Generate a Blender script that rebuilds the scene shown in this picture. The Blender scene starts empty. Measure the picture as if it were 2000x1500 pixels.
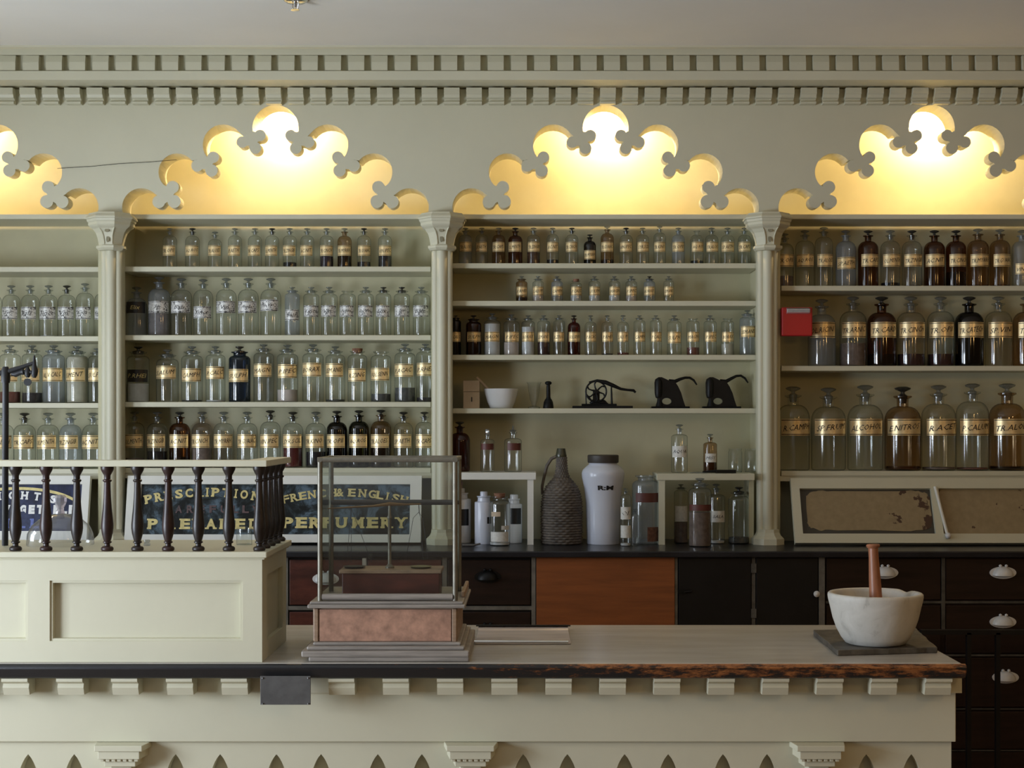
import bpy, math, random
from mathutils import Vector
random.seed(7)
R = math.radians
S = bpy.context.scene
COL = S.collection

# ------------------------------------------------------------------ camera
FPX, PX, PY, EYE = 2870.0, 1030.0, 830.0, 1.55
cam_d = bpy.data.cameras.new('camera')
cam_d.sensor_width = 36.0
cam_d.lens = FPX * 36.0 / 2000.0
cam_d.shift_x = (1000 - PX) / 2000.0
cam_d.shift_y = (PY - 750) / 2000.0
cam_d.clip_start = 0.05
cam = bpy.data.objects.new('camera', cam_d)
COL.objects.link(cam)
cam.location = (0, 0, EYE)
cam.rotation_euler = (R(90), 0, 0)
S.camera = cam

# ------------------------------------------------------------------ world, lights, exposure
w = bpy.data.worlds.new('world'); S.world = w
w.use_nodes = True
w.node_tree.nodes['Background'].inputs[0].default_value = (1.0, 0.60, 0.28, 1)
w.node_tree.nodes['Background'].inputs[1].default_value = 0.045
S.view_settings.view_transform = 'Standard'
S.view_settings.look = 'None'
S.view_settings.exposure = 0.0
S.view_settings.gamma = 1.0
S.view_settings.use_curve_mapping = False
S.cycles.max_bounces = 10
S.cycles.transparent_max_bounces = 24
S.cycles.sample_clamp_indirect = 4.0
S.cycles.caustics_reflective = False
S.cycles.caustics_refractive = False

def area(name, loc, rot, sx, sy, power, col):
    l = bpy.data.lights.new(name, 'AREA'); l.shape = 'RECTANGLE'
    l.size = sx; l.size_y = sy; l.energy = power; l.color = col
    o = bpy.data.objects.new(name, l); COL.objects.link(o)
    o.location = loc; o.rotation_euler = rot
    return o
def point(name, loc, power, col, r):
    l = bpy.data.lights.new(name, 'POINT'); l.energy = power; l.color = col; l.shadow_soft_size = r
    o = bpy.data.objects.new(name, l); COL.objects.link(o); o.location = loc
    return o
# daylight through the shop window in the left wall
area('window_daylight', (-2.98, 2.35, 1.20), (0, R(-90), 0), 0.86, 1.25, 116, (0.78, 0.875, 1.0))
area('upper_window_daylight', (-2.98, 2.35, 2.14), (0, R(-90), 0), 0.84, 1.25, 13, (0.78, 0.875, 1.0))   # upper window light added weak, for bottle highlights with a dim frieze
# daylight from the street side behind the camera
area('street_daylight', (-1.4, -3.4, 1.9), (R(90), 0, 0), 2.4, 1.8, 3, (0.85, 0.93, 1.0))
area('side_window_daylight', (-2.98, 4.02, 1.50), (0, R(-90), 0), 1.15, 0.62, 30, (0.78, 0.875, 1.0))
# the shop's warm pendant lamps, right of and behind the camera
for i, (x, y) in enumerate([(1.3, 1.2), (2.7, 2.5)]):
    point('pendant_lamp_light', (x, y, 2.1), 13, (1.0, 0.60, 0.22), 0.10)

# ------------------------------------------------------------------ helpers
def WX(px, Y): return (px - PX) * Y / FPX
def WZ(py, Y): return EYE - (py - PY) * Y / FPX
def M_(px, Y): return px * Y / FPX          # a pixel length at depth Y in metres

def link(o, parent=None):
    COL.objects.link(o)
    if parent is not None: o.parent = parent
    return o
def thing(name, label, cat, loc=(0, 0, 0), group=None):
    o = bpy.data.objects.new(name, None); o.empty_display_size = 0.02
    COL.objects.link(o); o.location = loc
    o['label'] = label; o['category'] = cat
    if group: o['group'] = group
    return o
def tag(o, label, cat, group=None):
    o['label'] = label; o['category'] = cat
    if group: o['group'] = group
    return o
def org(p):
    v = Vector((0, 0, 0))
    while p is not None:
        v += p.location; p = p.parent
    return v

class MB:
    def __init__(s): s.v = []; s.f = []
    def add(s, vs, fs):
        b = len(s.v); s.v += [tuple(p) for p in vs]; s.f += [tuple(i + b for i in f) for f in fs]; return s
    def box(s, x0, x1, y0, y1, z0, z1):
        return s.add([(x0,y0,z0),(x1,y0,z0),(x1,y1,z0),(x0,y1,z0),(x0,y0,z1),(x1,y0,z1),(x1,y1,z1),(x0,y1,z1)],
                     [(3,2,1,0),(4,5,6,7),(0,1,5,4),(1,2,6,5),(2,3,7,6),(3,0,4,7)])
    def lathe(s, prof, c=(0,0,0), n=32, a0=0.0, caps=True, sx=1.0, sy=1.0):
        vs = []; fs = []; idx = []
        for (r, z) in prof:
            if r < 1e-6:
                idx.append([len(vs)]); vs.append((c[0], c[1], c[2] + z))
            else:
                row = []
                for k in range(n):
                    a = a0 + 2 * math.pi * k / n
                    row.append(len(vs)); vs.append((c[0] + sx*r*math.cos(a), c[1] + sy*r*math.sin(a), c[2] + z))
                idx.append(row)
        for i in range(len(idx) - 1):
            A, B = idx[i], idx[i+1]
            for k in range(n):
                k2 = (k + 1) % n
                if len(A) == 1 and len(B) == 1: continue
                if len(A) == 1: fs.append((A[0], B[k2], B[k]))
                elif len(B) == 1: fs.append((A[k], A[k2], B[0]))
                else: fs.append((A[k], A[k2], B[k2], B[k]))
        if caps:
            if len(idx[0]) > 1: fs.append(tuple(reversed(idx[0])))
            if len(idx[-1]) > 1: fs.append(tuple(idx[-1]))
        return s.add(vs, fs)
    def tube(s, path, r, n=10, caps=True):
        path = [Vector(p) for p in path]
        rs = r if isinstance(r, (list, tuple)) else [r] * len(path)
        up = Vector((0, 0, 1)); prev = None; vs = []; fs = []
        for i, p in enumerate(path):
            a = path[max(i-1, 0)]; b = path[min(i+1, len(path)-1)]
            t = (b - a).normalized()
            if prev is None:
                u = t.cross(up if abs(t.z) < 0.9 else Vector((0, 1, 0))).normalized()
            else:
                u = (prev - t * prev.dot(t)).normalized()
            prev = u; v = t.cross(u)
            for k in range(n):
                an = 2 * math.pi * k / n
                vs.append(p + (u * math.cos(an) + v * math.sin(an)) * rs[i])
        for i in range(len(path) - 1):
            for k in range(n):
                k2 = (k+1) % n
                fs.append((i*n+k, i*n+k2, (i+1)*n+k2, (i+1)*n+k))
        if caps:
            fs.append(tuple(range(n-1, -1, -1))); fs.append(tuple((len(path)-1)*n + k for k in range(n)))
        return s.add(vs, fs)
    def prism_x(s, prof, x0, x1):          # (y,z) profile run along x
        n = len(prof)
        vs = [(x0, y, z) for y, z in prof] + [(x1, y, z) for y, z in prof]
        fs = [(i, (i+1) % n, (i+1) % n + n, i + n) for i in range(n)]
        fs += [tuple(range(n-1, -1, -1)), tuple(range(n, 2*n))]
        return s.add(vs, fs)
    def prism_z(s, poly, z0, z1):
        n = len(poly)
        vs = [(x, y, z0) for x, y in poly] + [(x, y, z1) for x, y in poly]
        fs = [(i, (i+1) % n, (i+1) % n + n, i + n) for i in range(n)]
        fs += [tuple(range(n-1, -1, -1)), tuple(range(n, 2*n))]
        return s.add(vs, fs)
    def mesh(s, name, smooth=None):
        me = bpy.data.meshes.new(name)
        me.from_pydata(s.v, [], s.f)
        import bmesh
        bm = bmesh.new(); bm.from_mesh(me)
        bmesh.ops.recalc_face_normals(bm, faces=bm.faces)
        bm.to_mesh(me); bm.free()
        if smooth:
            for p in me.polygons: p.use_smooth = True
            me.set_sharp_from_angle(angle=R(smooth))
        me.update()
        return me
    def build(s, name, m, parent=None, smooth=None, bevel=0.0, local=False):
        if parent is not None and not local:
            o0 = org(parent); s.v = [(x - o0.x, y - o0.y, z - o0.z) for x, y, z in s.v]
        me = s.mesh(name, smooth); me.materials.append(m)
        o = bpy.data.objects.new(name, me); link(o, parent)
        if bevel:
            b = o.modifiers.new('bevel', 'BEVEL'); b.width = bevel; b.segments = 2; b.limit_method = 'ANGLE'; b.angle_limit = R(35)
        return o

def put(name, me, m, parent):
    o = bpy.data.objects.new(name, me)
    if not me.materials: me.materials.append(m)
    link(o, parent)
    if me.materials[0] is not m:
        o.material_slots[0].link = 'OBJECT'; o.material_slots[0].material = m
    return o

def curve_to_mb(cu):
    ob = bpy.data.objects.new('tmp', cu); COL.objects.link(ob)
    dg = bpy.context.evaluated_depsgraph_get(); dg.update()
    me = bpy.data.meshes.new_from_object(ob.evaluated_get(dg))
    vs = [tuple(v.co) for v in me.vertices]; fs = [tuple(p.vertices) for p in me.polygons]
    bpy.data.objects.remove(ob); bpy.data.meshes.remove(me); bpy.data.curves.remove(cu)
    return vs, fs
def plate(outer, holes, y0, y1, mb=None):
    """flat board standing in the x-z plane with cut-outs, from depth y0 (front) to y1"""
    cu = bpy.data.curves.new('p', 'CURVE'); cu.dimensions = '2D'; cu.fill_mode = 'BOTH'; cu.extrude = abs(y1 - y0) / 2
    for poly in [outer] + holes:
        sp = cu.splines.new('POLY'); sp.points.add(len(poly) - 1); sp.use_cyclic_u = True
        for i, (x, z) in enumerate(poly): sp.points[i].co = (x, z, 0, 1)
    vs, fs = curve_to_mb(cu)
    ym = (y0 + y1) / 2
    mb = mb or MB()
    return mb.add([(x, ym - z, y) for x, y, z in vs], fs)
_txt = {}
def text2d(st, offset=0.0, extrude=0.0, res=3, shear=0.0):
    k = (st, offset, extrude, res, shear)
    if k not in _txt:
        cu = bpy.data.curves.new('t', 'FONT'); cu.body = st; cu.size = 1.0; cu.resolution_u = res
        cu.offset = offset; cu.extrude = extrude; cu.shear = shear; cu.fill_mode = 'BOTH' if extrude else 'FRONT'
        vs, fs = curve_to_mb(cu)
        if vs:
            x0 = min(v[0] for v in vs); x1 = max(v[0] for v in vs); y0 = min(v[1] for v in vs); y1 = max(v[1] for v in vs)
        else: x0 = y0 = 0; x1 = y1 = 1
        _txt[k] = ([(x - x0, y - y0, z) for x, y, z in vs], fs, x1 - x0, y1 - y0)
    return _txt[k]

# ------------------------------------------------------------------ materials
def new_mat(name):
    m = bpy.data.materials.new(name); m.use_nodes = True
    nt = m.node_tree; b = nt.nodes['Principled BSDF']
    return m, nt, b
def ramp(nt, fac, stops):
    r = nt.nodes.new('ShaderNodeValToRGB'); e = r.color_ramp.elements
    while len(e) < len(stops): e.new(0.5)
    for i, (p, c) in enumerate(stops):
        e[i].position = p; e[i].color = (*c, 1) if len(c) == 3 else c
    nt.links.new(fac, r.inputs[0]); return r.outputs[0]
def noise(nt, scale, detail=4, rough=0.6, stretch=None, dist=0.0):
    tc = nt.nodes.new('ShaderNodeTexCoord'); n = nt.nodes.new('ShaderNodeTexNoise')
    n.inputs['Scale'].default_value = scale; n.inputs['Detail'].default_value = detail
    n.inputs['Roughness'].default_value = rough; n.inputs['Distortion'].default_value = dist
    if stretch:
        mp = nt.nodes.new('ShaderNodeMapping'); mp.inputs['Scale'].default_value = stretch
        nt.links.new(tc.outputs['Object'], mp.inputs[0]); nt.links.new(mp.outputs[0], n.inputs[0])
    else: nt.links.new(tc.outputs['Object'], n.inputs[0])
    return n.outputs[0]
def bump(nt, b, h, strength, dist=0.002):
    bn = nt.nodes.new('ShaderNodeBump'); bn.inputs['Strength'].default_value = strength; bn.inputs['Distance'].default_value = dist
    nt.links.new(h, bn.inputs['Height']); nt.links.new(bn.outputs[0], b.inputs['Normal'])
def mixc(nt, fac, a, b_):
    mx = nt.nodes.new('ShaderNodeMix'); mx.data_type = 'RGBA'
    nt.links.new(fac, mx.inputs[0])
    for k, c in ((6, a), (7, b_)):
        if isinstance(c, tuple): mx.inputs[k].default_value = (*c, 1)
        else: nt.links.new(c, mx.inputs[k])
    return mx.outputs[2]
def simple(name, c, rough=0.5, metal=0.0, var=0.12, scale=6, stretch=None, bs=0.15, bscale=60, spec=0.5):
    m, nt, b = new_mat(name)
    n = noise(nt, scale, 5, stretch=stretch)
    lo = tuple(x * (1 - var) for x in c); hi = tuple(min(1, x * (1 + var)) for x in c)
    nt.links.new(ramp(nt, n, [(0.3, lo), (0.7, hi)]), b.inputs['Base Color'])
    b.inputs['Roughness'].default_value = rough; b.inputs['Metallic'].default_value = metal
    b.inputs['Specular IOR Level'].default_value = spec
    if bs: bump(nt, b, noise(nt, bscale, 3, stretch=stretch), bs)
    return m
PAINT = simple('cream_paint', (0.61, 0.587, 0.445), 0.45, var=0.05, scale=1.6, bs=0.12, bscale=35)
PAINT2 = simple('cream_paint_wall', (0.58, 0.545, 0.36), 0.6, var=0.10, scale=3.0, bs=0.15, bscale=20)
CEIL = simple('ceiling_plaster', (0.74, 0.72, 0.66), 0.9, var=0.04, scale=1.5, bs=0.15, bscale=15)
WHITEP = simple('white_paint', (0.76, 0.755, 0.70), 0.4, var=0.05, scale=4, bs=0.12, bscale=40)
FLOOR = simple('floor_boards', (0.30, 0.22, 0.15), 0.5, var=0.3, scale=4, stretch=(1, 8, 1))
BLACKTOP = simple('black_worktop', (0.012, 0.013, 0.018), 0.28, var=0.5, scale=8, bs=0.1)
DARKWOOD = simple('dark_stained_wood', (0.018, 0.008, 0.005), 0.5, var=0.4, scale=5, stretch=(1, 1, 8), bs=0.1, spec=0.3)
REDWOOD = simple('red_mahogany', (0.085, 0.022, 0.014), 0.45, var=0.5, scale=9, stretch=(1, 1, 3), bs=0.2)
BROWNWOOD = simple('orange_brown_wood', (0.26, 0.078, 0.020), 0.5, var=0.2, scale=5, stretch=(1, 1, 10), bs=0.1)
BLACKWOOD = simple('black_painted_wood', (0.008, 0.007, 0.007), 0.5, var=0.4, scale=5, bs=0.1, spec=0.3)
GREYSTRIP = simple('worn_grey_wood', (0.16, 0.15, 0.13), 0.6, var=0.4, scale=20)
GREYDK = simple('dusty_dark_rail', (0.065, 0.06, 0.05), 0.6, var=0.5, scale=20)
BALU = simple('dark_turned_wood', (0.020, 0.013, 0.011), 0.42, var=0.6, scale=14, bs=0.1)
BALU2 = simple('reddish_turned_wood', (0.030, 0.013, 0.011), 0.42, var=0.6, scale=14, bs=0.1)
IRON = simple('black_cast_iron', (0.006, 0.006, 0.006), 0.45, var=0.4, scale=20, spec=0.25)
PIPE = simple('dark_pipe', (0.022, 0.022, 0.024), 0.5, metal=0.3, var=0.3)
PEWTER = simple('dull_metal_plaque', (0.15, 0.15, 0.15), 0.45, metal=0.6, var=0.3, scale=14)
BRASSGREY = simple('tarnished_brass_frame', (0.21, 0.195, 0.155), 0.42, metal=0.45, var=0.25, scale=25)
CHROME = simple('chrome', (0.75, 0.75, 0.76), 0.1, metal=1.0, var=0.02, bs=0)
MARBLEP = simple('pink_veneer', (0.40, 0.225, 0.155), 0.5, var=0.3, scale=40, bs=0.3)
GREYOAK = simple('weathered_oak', (0.28, 0.25, 0.22), 0.5, var=0.3, scale=12, stretch=(0.6, 8, 8), bs=0.3)
OAK = simple('worn_oak', (0.30, 0.20, 0.13), 0.5, var=0.3, scale=12, stretch=(1, 1, 6), bs=0.3)
PALEWOOD = simple('pale_wood', (0.55, 0.43, 0.30), 0.6, var=0.15, scale=12)
PESTLEW = simple('pestle_wood', (0.33, 0.13, 0.065), 0.4, var=0.3, scale=10, stretch=(4, 4, 0.6))
SLATE = simple('slate', (0.075, 0.066, 0.052), 0.6, var=0.5, scale=25, bs=0.7, bscale=50)
PORC = simple('white_porcelain', (0.72, 0.73, 0.74), 0.18, var=0.03, bs=0)
PORCB = simple('bluish_porcelain', (0.62, 0.65, 0.74), 0.22, var=0.03, bs=0)
JARCAP = simple('dark_brown_cap', (0.05, 0.042, 0.035), 0.5)
CORK = simple('cork', (0.25, 0.12, 0.07), 0.9, var=0.4, scale=60, bs=0.5)
RED = simple('red_enamel', (0.42, 0.012, 0.018), 0.35, var=0.04, bs=0)
LENS = simple('strobe_lens', (0.75, 0.75, 0.78), 0.08, metal=0.6, var=0.1, scale=60, bs=0.5)
INK = simple('black_ink', (0.012, 0.010, 0.010), 0.5, var=0.2, bs=0)
INKBAR = simple('brown_ink', (0.10, 0.045, 0.012), 0.5, var=0.2, bs=0)
GOLDLET = simple('gold_leaf', (0.62, 0.52, 0.22), 0.45, metal=0.25, var=0.25, scale=40, bs=0)
WHITELET = simple('white_sign_letters', (0.85, 0.85, 0.83), 0.4, var=0.03, bs=0)
BLUELET = simple('faded_blue_letters', (0.09, 0.13, 0.40), 0.4, var=0.5, scale=60, bs=0)
RUSTLET = simple('faded_rust_letters', (0.09, 0.05, 0.05), 0.5, var=0.6, scale=70, bs=0)
BLACKLAB = simple('black_label', (0.014, 0.013, 0.013), 0.35, var=0.3, bs=0)
REDLAB = simple('brick_red_label', (0.11, 0.028, 0.020), 0.5, var=0.3, bs=0)
WHITELAB = simple('white_label', (0.68, 0.67, 0.62), 0.5, var=0.12, scale=120, bs=0)
PINKLAB = simple('pink_label', (0.42, 0.24, 0.20), 0.6, var=0.2, scale=60, bs=0)

def gold_mat():
    m, nt, b = new_mat('gold_label')
    n = noise(nt, 60, 4)
    nt.links.new(ramp(nt, n, [(0.3, (0.76, 0.56, 0.27)), (0.7, (0.92, 0.74, 0.43))]), b.inputs['Base Color'])
    b.inputs['Metallic'].default_value = 0.38; b.inputs['Roughness'].default_value = 0.30
    return m
GOLD = gold_mat()
def worn_white():
    m, nt, b = new_mat('worn_silver_label')
    n = noise(nt, 130, 5, dist=1.0)
    nt.links.new(ramp(nt, n, [(0.40, (0.06, 0.055, 0.05)), (0.47, (0.62, 0.61, 0.58)), (0.8, (0.75, 0.74, 0.70))]), b.inputs['Base Color'])
    b.inputs['Metallic'].default_value = 0.2; b.inputs['Roughness'].default_value = 0.35
    return m
WORN = worn_white()
def counter_top_mat():
    m, nt, b = new_mat('grey_stone_top')
    n = noise(nt, 3, 6, stretch=(1, 5, 1)); n2 = noise(nt, 40, 4)
    c = ramp(nt, n, [(0.3, (0.43, 0.40, 0.35)), (0.7, (0.52, 0.49, 0.44))])
    nt.links.new(c, b.inputs['Base Color'])
    b.inputs['Roughness'].default_value = 0.27
    bump(nt, b, n2, 0.04); return m
TOPM = counter_top_mat()
def edge_mat():
    m, nt, b = new_mat('worn_black_edge')
    tc = nt.nodes.new('ShaderNodeTexCoord'); sp = nt.nodes.new('ShaderNodeSeparateXYZ')
    nt.links.new(tc.outputs['Object'], sp.inputs[0])
    n = noise(nt, 34, 9, 0.8, stretch=(0.5, 1, 2.0))
    # more wear towards the right end of the counter
    mr = nt.nodes.new('ShaderNodeMapRange'); mr.inputs[1].default_value = -0.5; mr.inputs[2].default_value = 0.35
    mr.inputs[3].default_value = -0.16; mr.inputs[4].default_value = 0.05
    nt.links.new(sp.outputs[0], mr.inputs[0])
    mz = nt.nodes.new('ShaderNodeMapRange'); mz.inputs[1].default_value = 0.915; mz.inputs[2].default_value = 0.945
    mz.inputs[3].default_value = -0.03; mz.inputs[4].default_value = 0.045
    nt.links.new(sp.outputs[2], mz.inputs[0])
    a1 = nt.nodes.new('ShaderNodeMath'); a1.operation = 'ADD'; nt.links.new(n, a1.inputs[0]); nt.links.new(mr.outputs[0], a1.inputs[1])
    a = nt.nodes.new('ShaderNodeMath'); a.operation = 'ADD'; nt.links.new(a1.outputs[0], a.inputs[0]); nt.links.new(mz.outputs[0], a.inputs[1])
    nt.links.new(ramp(nt, a.outputs[0], [(0.515, (0.012, 0.012, 0.014)), (0.545, (0.10, 0.035, 0.014)), (0.64, (0.36, 0.14, 0.045))]), b.inputs['Base Color'])
    b.inputs['Roughness'].default_value = 0.38; bump(nt, b, n, 0.4); return m
EDGE = edge_mat()
def marble_mat():
    m, nt, b = new_mat('white_marble')
    n = noise(nt, 14, 6, dist=1.2)
    nt.links.new(ramp(nt, n, [(0.28, (0.36, 0.34, 0.30)), (0.42, (0.52, 0.50, 0.45)), (0.7, (0.60, 0.58, 0.53))]), b.inputs['Base Color'])
    b.inputs['Roughness'].default_value = 0.5; bump(nt, b, noise(nt, 70, 4), 0.2); return m
MARBLE = marble_mat()
def sign_mat(name, c1, c2, c3, scale):
    m, nt, b = new_mat(name)
    n = noise(nt, scale, 8, 0.7, dist=0.6)
    nt.links.new(ramp(nt, n, [(0.42, c1), (0.5, c2), (0.60, c3)]), b.inputs['Base Color'])
    b.inputs['Roughness'].default_value = 0.3; b.inputs['Specular IOR Level'].default_value = 0.25; return m
SIGN = sign_mat('mottled_blue_black_glass', (0.006, 0.007, 0.007), (0.022, 0.032, 0.036), (0.10, 0.145, 0.19), 13)
SIGNB = sign_mat('navy_glass', (0.010, 0.012, 0.030), (0.016, 0.020, 0.060), (0.03, 0.04, 0.10), 10)
def peel_mat():
    m, nt, b = new_mat('peeling_backed_glass')
    n = noise(nt, 5, 6, 0.62, dist=0.4); n2 = noise(nt, 40, 4)
    base = ramp(nt, n2, [(0.3, (0.27, 0.205, 0.11)), (0.7, (0.34, 0.26, 0.145))])
    mask = ramp(nt, n, [(0.600, (0, 0, 0)), (0.608, (1, 1, 1))])
    nt.links.new(mixc(nt, mask, base, (0.07, 0.032, 0.018)), b.inputs['Base Color'])
    b.inputs['Roughness'].default_value = 0.4; return m
PEEL = peel_mat()
PEELBACK = simple('dark_backing', (0.055, 0.05, 0.04), 0.5)
def wicker_mat():
    m, nt, b = new_mat('dark_wicker')
    n = noise(nt, 30, 5)
    nt.links.new(ramp(nt, n, [(0.3, (0.06, 0.05, 0.042)), (0.7, (0.15, 0.125, 0.10))]), b.inputs['Base Color'])
    b.inputs['Roughness'].default_value = 0.6; return m
WICKER = wicker_mat()

def glass(name, tint, edge, film=0.05, film_c=(0.75, 0.77, 0.80), refl=0.75):
    """thin-walled old glass: see-through, darker where the wall is seen edge-on, mirror-like at grazing angles, slightly dusty"""
    m = bpy.data.materials.new(name); m.use_nodes = True; nt = m.node_tree; nt.nodes.clear()
    out = nt.nodes.new('ShaderNodeOutputMaterial')
    lw = nt.nodes.new('ShaderNodeLayerWeight'); lw.inputs[0].default_value = 0.5
    tr = nt.nodes.new('ShaderNodeBsdfTransparent')
    nt.links.new(ramp(nt, lw.outputs['Facing'], [(0.0, tint), (0.55, tint), (1.0, edge)]), tr.inputs[0])
    df = nt.nodes.new('ShaderNodeBsdfDiffuse'); df.inputs[0].default_value = (*film_c, 1)
    gl = nt.nodes.new('ShaderNodeBsdfGlossy'); gl.inputs['Roughness'].default_value = 0.09
    gl.inputs[0].default_value = (1, 1, 1, 1)
    m1 = nt.nodes.new('ShaderNodeMixShader'); m1.inputs[0].default_value = film
    nt.links.new(tr.outputs[0], m1.inputs[1]); nt.links.new(df.outputs[0], m1.inputs[2])
    fr = ramp(nt, lw.outputs['Facing'], [(0.0, (0.05,)*3), (0.5, (0.09,)*3), (0.85, (0.30*refl,)*3), (1.0, (0.75*refl,)*3)])
    m2 = nt.nodes.new('ShaderNodeMixShader'); nt.links.new(fr, m2.inputs[0])
    nt.links.new(m1.outputs[0], m2.inputs[1]); nt.links.new(gl.outputs[0], m2.inputs[2])
    nt.links.new(m2.outputs[0], out.inputs[0]); return m
G = {
 'clear': glass('clear_glass', (0.90, 0.92, 0.91), (0.34, 0.37, 0.37), 0.015),
 'milky': glass('cloudy_glass', (0.80, 0.83, 0.85), (0.35, 0.38, 0.40), 0.17, (0.50, 0.55, 0.60)),
 'amber': glass('amber_glass', (0.42, 0.22, 0.09), (0.08, 0.03, 0.012), 0.02, (0.2, 0.12, 0.06)),
 'brown': glass('brown_tinted_glass', (0.72, 0.59, 0.44), (0.16, 0.09, 0.05), 0.02, (0.3, 0.2, 0.12)),
 'red': glass('red_brown_glass', (0.34, 0.07, 0.05), (0.05, 0.01, 0.01), 0.02, (0.2, 0.06, 0.05)),
 'dark': glass('near_black_glass', (0.10, 0.08, 0.06), (0.02, 0.016, 0.012), 0.02, (0.05, 0.05, 0.05)),
 'blue': glass('blue_black_glass', (0.12, 0.17, 0.24), (0.03, 0.04, 0.06), 0.06, (0.10, 0.14, 0.20)),
 'green': glass('dark_green_glass', (0.12, 0.13, 0.06), (0.02, 0.025, 0.012), 0.02, (0.05, 0.06, 0.03)),
}
STOP = glass('stopper_glass', (0.66, 0.69, 0.70), (0.20, 0.22, 0.23), 0.12, (0.4, 0.42, 0.45))
STOPD = glass('dark_stopper_glass', (0.25, 0.24, 0.22), (0.05, 0.05, 0.05), 0.10, (0.2, 0.2, 0.2))
PANE = glass('case_pane', (0.93, 0.945, 0.93), (0.80, 0.84, 0.82), 0.006, refl=0.35)
DOME = glass('dome_glass', (0.93, 0.94, 0.95), (0.30, 0.32, 0.36), 0.07, refl=1.3)
PINKG = glass('pinkish_glass', (0.80, 0.72, 0.74), (0.30, 0.24, 0.26), 0.30)
LIQ = {
 'black': simple('black_liquid', (0.006, 0.005, 0.007), 0.12, var=0.2, bs=0),
 'purple': simple('purple_black_liquid', (0.018, 0.010, 0.022), 0.15, var=0.2, bs=0),
 'red': simple('dark_red_liquid', (0.085, 0.008, 0.006), 0.15, var=0.2, bs=0),
 'maroon': simple('maroon_liquid', (0.03, 0.006, 0.006), 0.15, var=0.2, bs=0),
 'brown': simple('brown_liquid', (0.06, 0.022, 0.008), 0.2, var=0.3, bs=0),
 'white': simple('white_powder', (0.62, 0.62, 0.63), 0.9, var=0.1, scale=40),
 'cream': simple('cream_powder', (0.48, 0.45, 0.36), 0.9, var=0.1, scale=40),
 'pink': simple('pinkish_powder', (0.55, 0.47, 0.43), 0.9, var=0.1, scale=40),
 'rust': simple('rust_red_powder', (0.16, 0.050, 0.032), 0.9, var=0.3, scale=60),
 'tan': simple('greyish_brown_powder', (0.17, 0.12, 0.10), 0.9, var=0.3, scale=60),
 'grey': simple('dark_grey_roots', (0.07, 0.07, 0.065), 0.9, var=0.5, scale=90, bs=0.6),
 'blackdry': simple('black_dried_herb', (0.022, 0.016, 0.016), 0.9, var=0.6, scale=110, bs=0.8),
}

# ------------------------------------------------------------------ depths of the built-in wall unit
YF = 5.38      # frieze face
YB = 5.66      # back panel
YS = 5.455     # shelf front edge
YBOT = 5.545   # bottles stand here
YK = 5.10      # back counter front edge

# ------------------------------------------------------------------ room shell
def struct(o): o['kind'] = 'structure'; return o
struct(MB().box(-3.1, 4.6, -3.6, 6.0, -0.05, 0.0).build('floor', FLOOR))
CZ = 2.868
struct(MB().box(-3.1, 4.6, -3.6, 6.0, CZ, CZ + 0.1).build('ceiling', CEIL))
struct(MB().box(-3.1, 4.6, YB, YB + 0.1, 0.0, CZ).build('wall_back', PAINT2))
wl = MB()
wl.box(-2.94, -2.84, -3.6, 1.4, 0, CZ).box(-2.94, -2.84, 3.3, 3.68, 0, CZ).box(-2.94, -2.84, 4.36, YB, 0, CZ).box(-2.94, -2.84, 3.68, 4.36, 0, 0.92).box(-2.94, -2.84, 3.68, 4.36, 2.52, CZ).box(-2.94, -2.84, 1.4, 3.3, 0, 0.78).box(-2.94, -2.84, 1.4, 3.3, 2.60, CZ)
struct(wl.build('wall_left', PAINT2))
wf = MB()
for yy in (1.42, 2.03, 2.66, 3.28): wf.box(-2.92, -2.86, yy - 0.02, yy + 0.02, 0.78, 2.60)
for zz in (0.80, 1.70, 2.58): wf.box(-2.92, -2.86, 1.4, 3.3, zz - 0.02, zz + 0.02)
struct(wf.build('window_1', WHITEP))
wf = MB()
for yy in (3.70, 4.34): wf.box(-2.92, -2.86, yy - 0.02, yy + 0.02, 0.92, 2.52)
for zz in (0.94, 1.72, 2.50): wf.box(-2.92, -2.86, 3.68, 4.36, zz - 0.02, zz + 0.02)
struct(wf.build('window_2', WHITEP))

# cornice: fascia and coves with two rows of dentils
XL, XR = -2.83, 3.2
def cz(py, Y): return WZ(py, Y)
c = MB()
YA = 5.20      # front of upper dentils
prof = [(YF + 0.20, CZ), (5.10, CZ), (5.10, cz(92, 5.10)), (5.115, cz(96, 5.115)), (5.14, cz(96, 5.14)), (5.14, cz(107, 5.14)), (YA + 0.026, cz(108, YA + 0.026)),
        (YA + 0.026, cz(138, YA + 0.026)), (YA - 0.005, cz(138.5, YA - 0.005)), (YA - 0.005, cz(156, YA - 0.005)), (YA + 0.02, cz(160, YA + 0.02)),
        (YA + 0.07, cz(164, YA + 0.07)), (YA + 0.13, cz(167.5, YA + 0.13)), (YF - 0.03, cz(168, YF - 0.03)), (YF + 0.2, cz(168, YF - 0.03))]
c.prism_x(prof, XL, XR)
cornice = struct(c.build('trim_1', PAINT, smooth=25))
dw = 0.0565
def dentil_mesh(name, pf):
    d = MB(); d.prism_x(pf, -dw / 2, dw / 2); return d.mesh(name)
pu = [(0.0, 0.0), (0.0, 0.030), (0.005, 0.054), (0.028, 0.054), (0.028, -0.001), (0.006, -0.001)]
du = dentil_mesh('dentil', pu); du.materials.append(PAINT)
z0 = cz(137.5, YA)
k = 0
x = WX(14 + 45.4 * -12, YA)
pitch = 0.0823
while x < XR - 0.1:
    o = bpy.data.objects.new('dentil', du); link(o, cornice); o.location = (x, YA, z0); x += pitch
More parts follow.
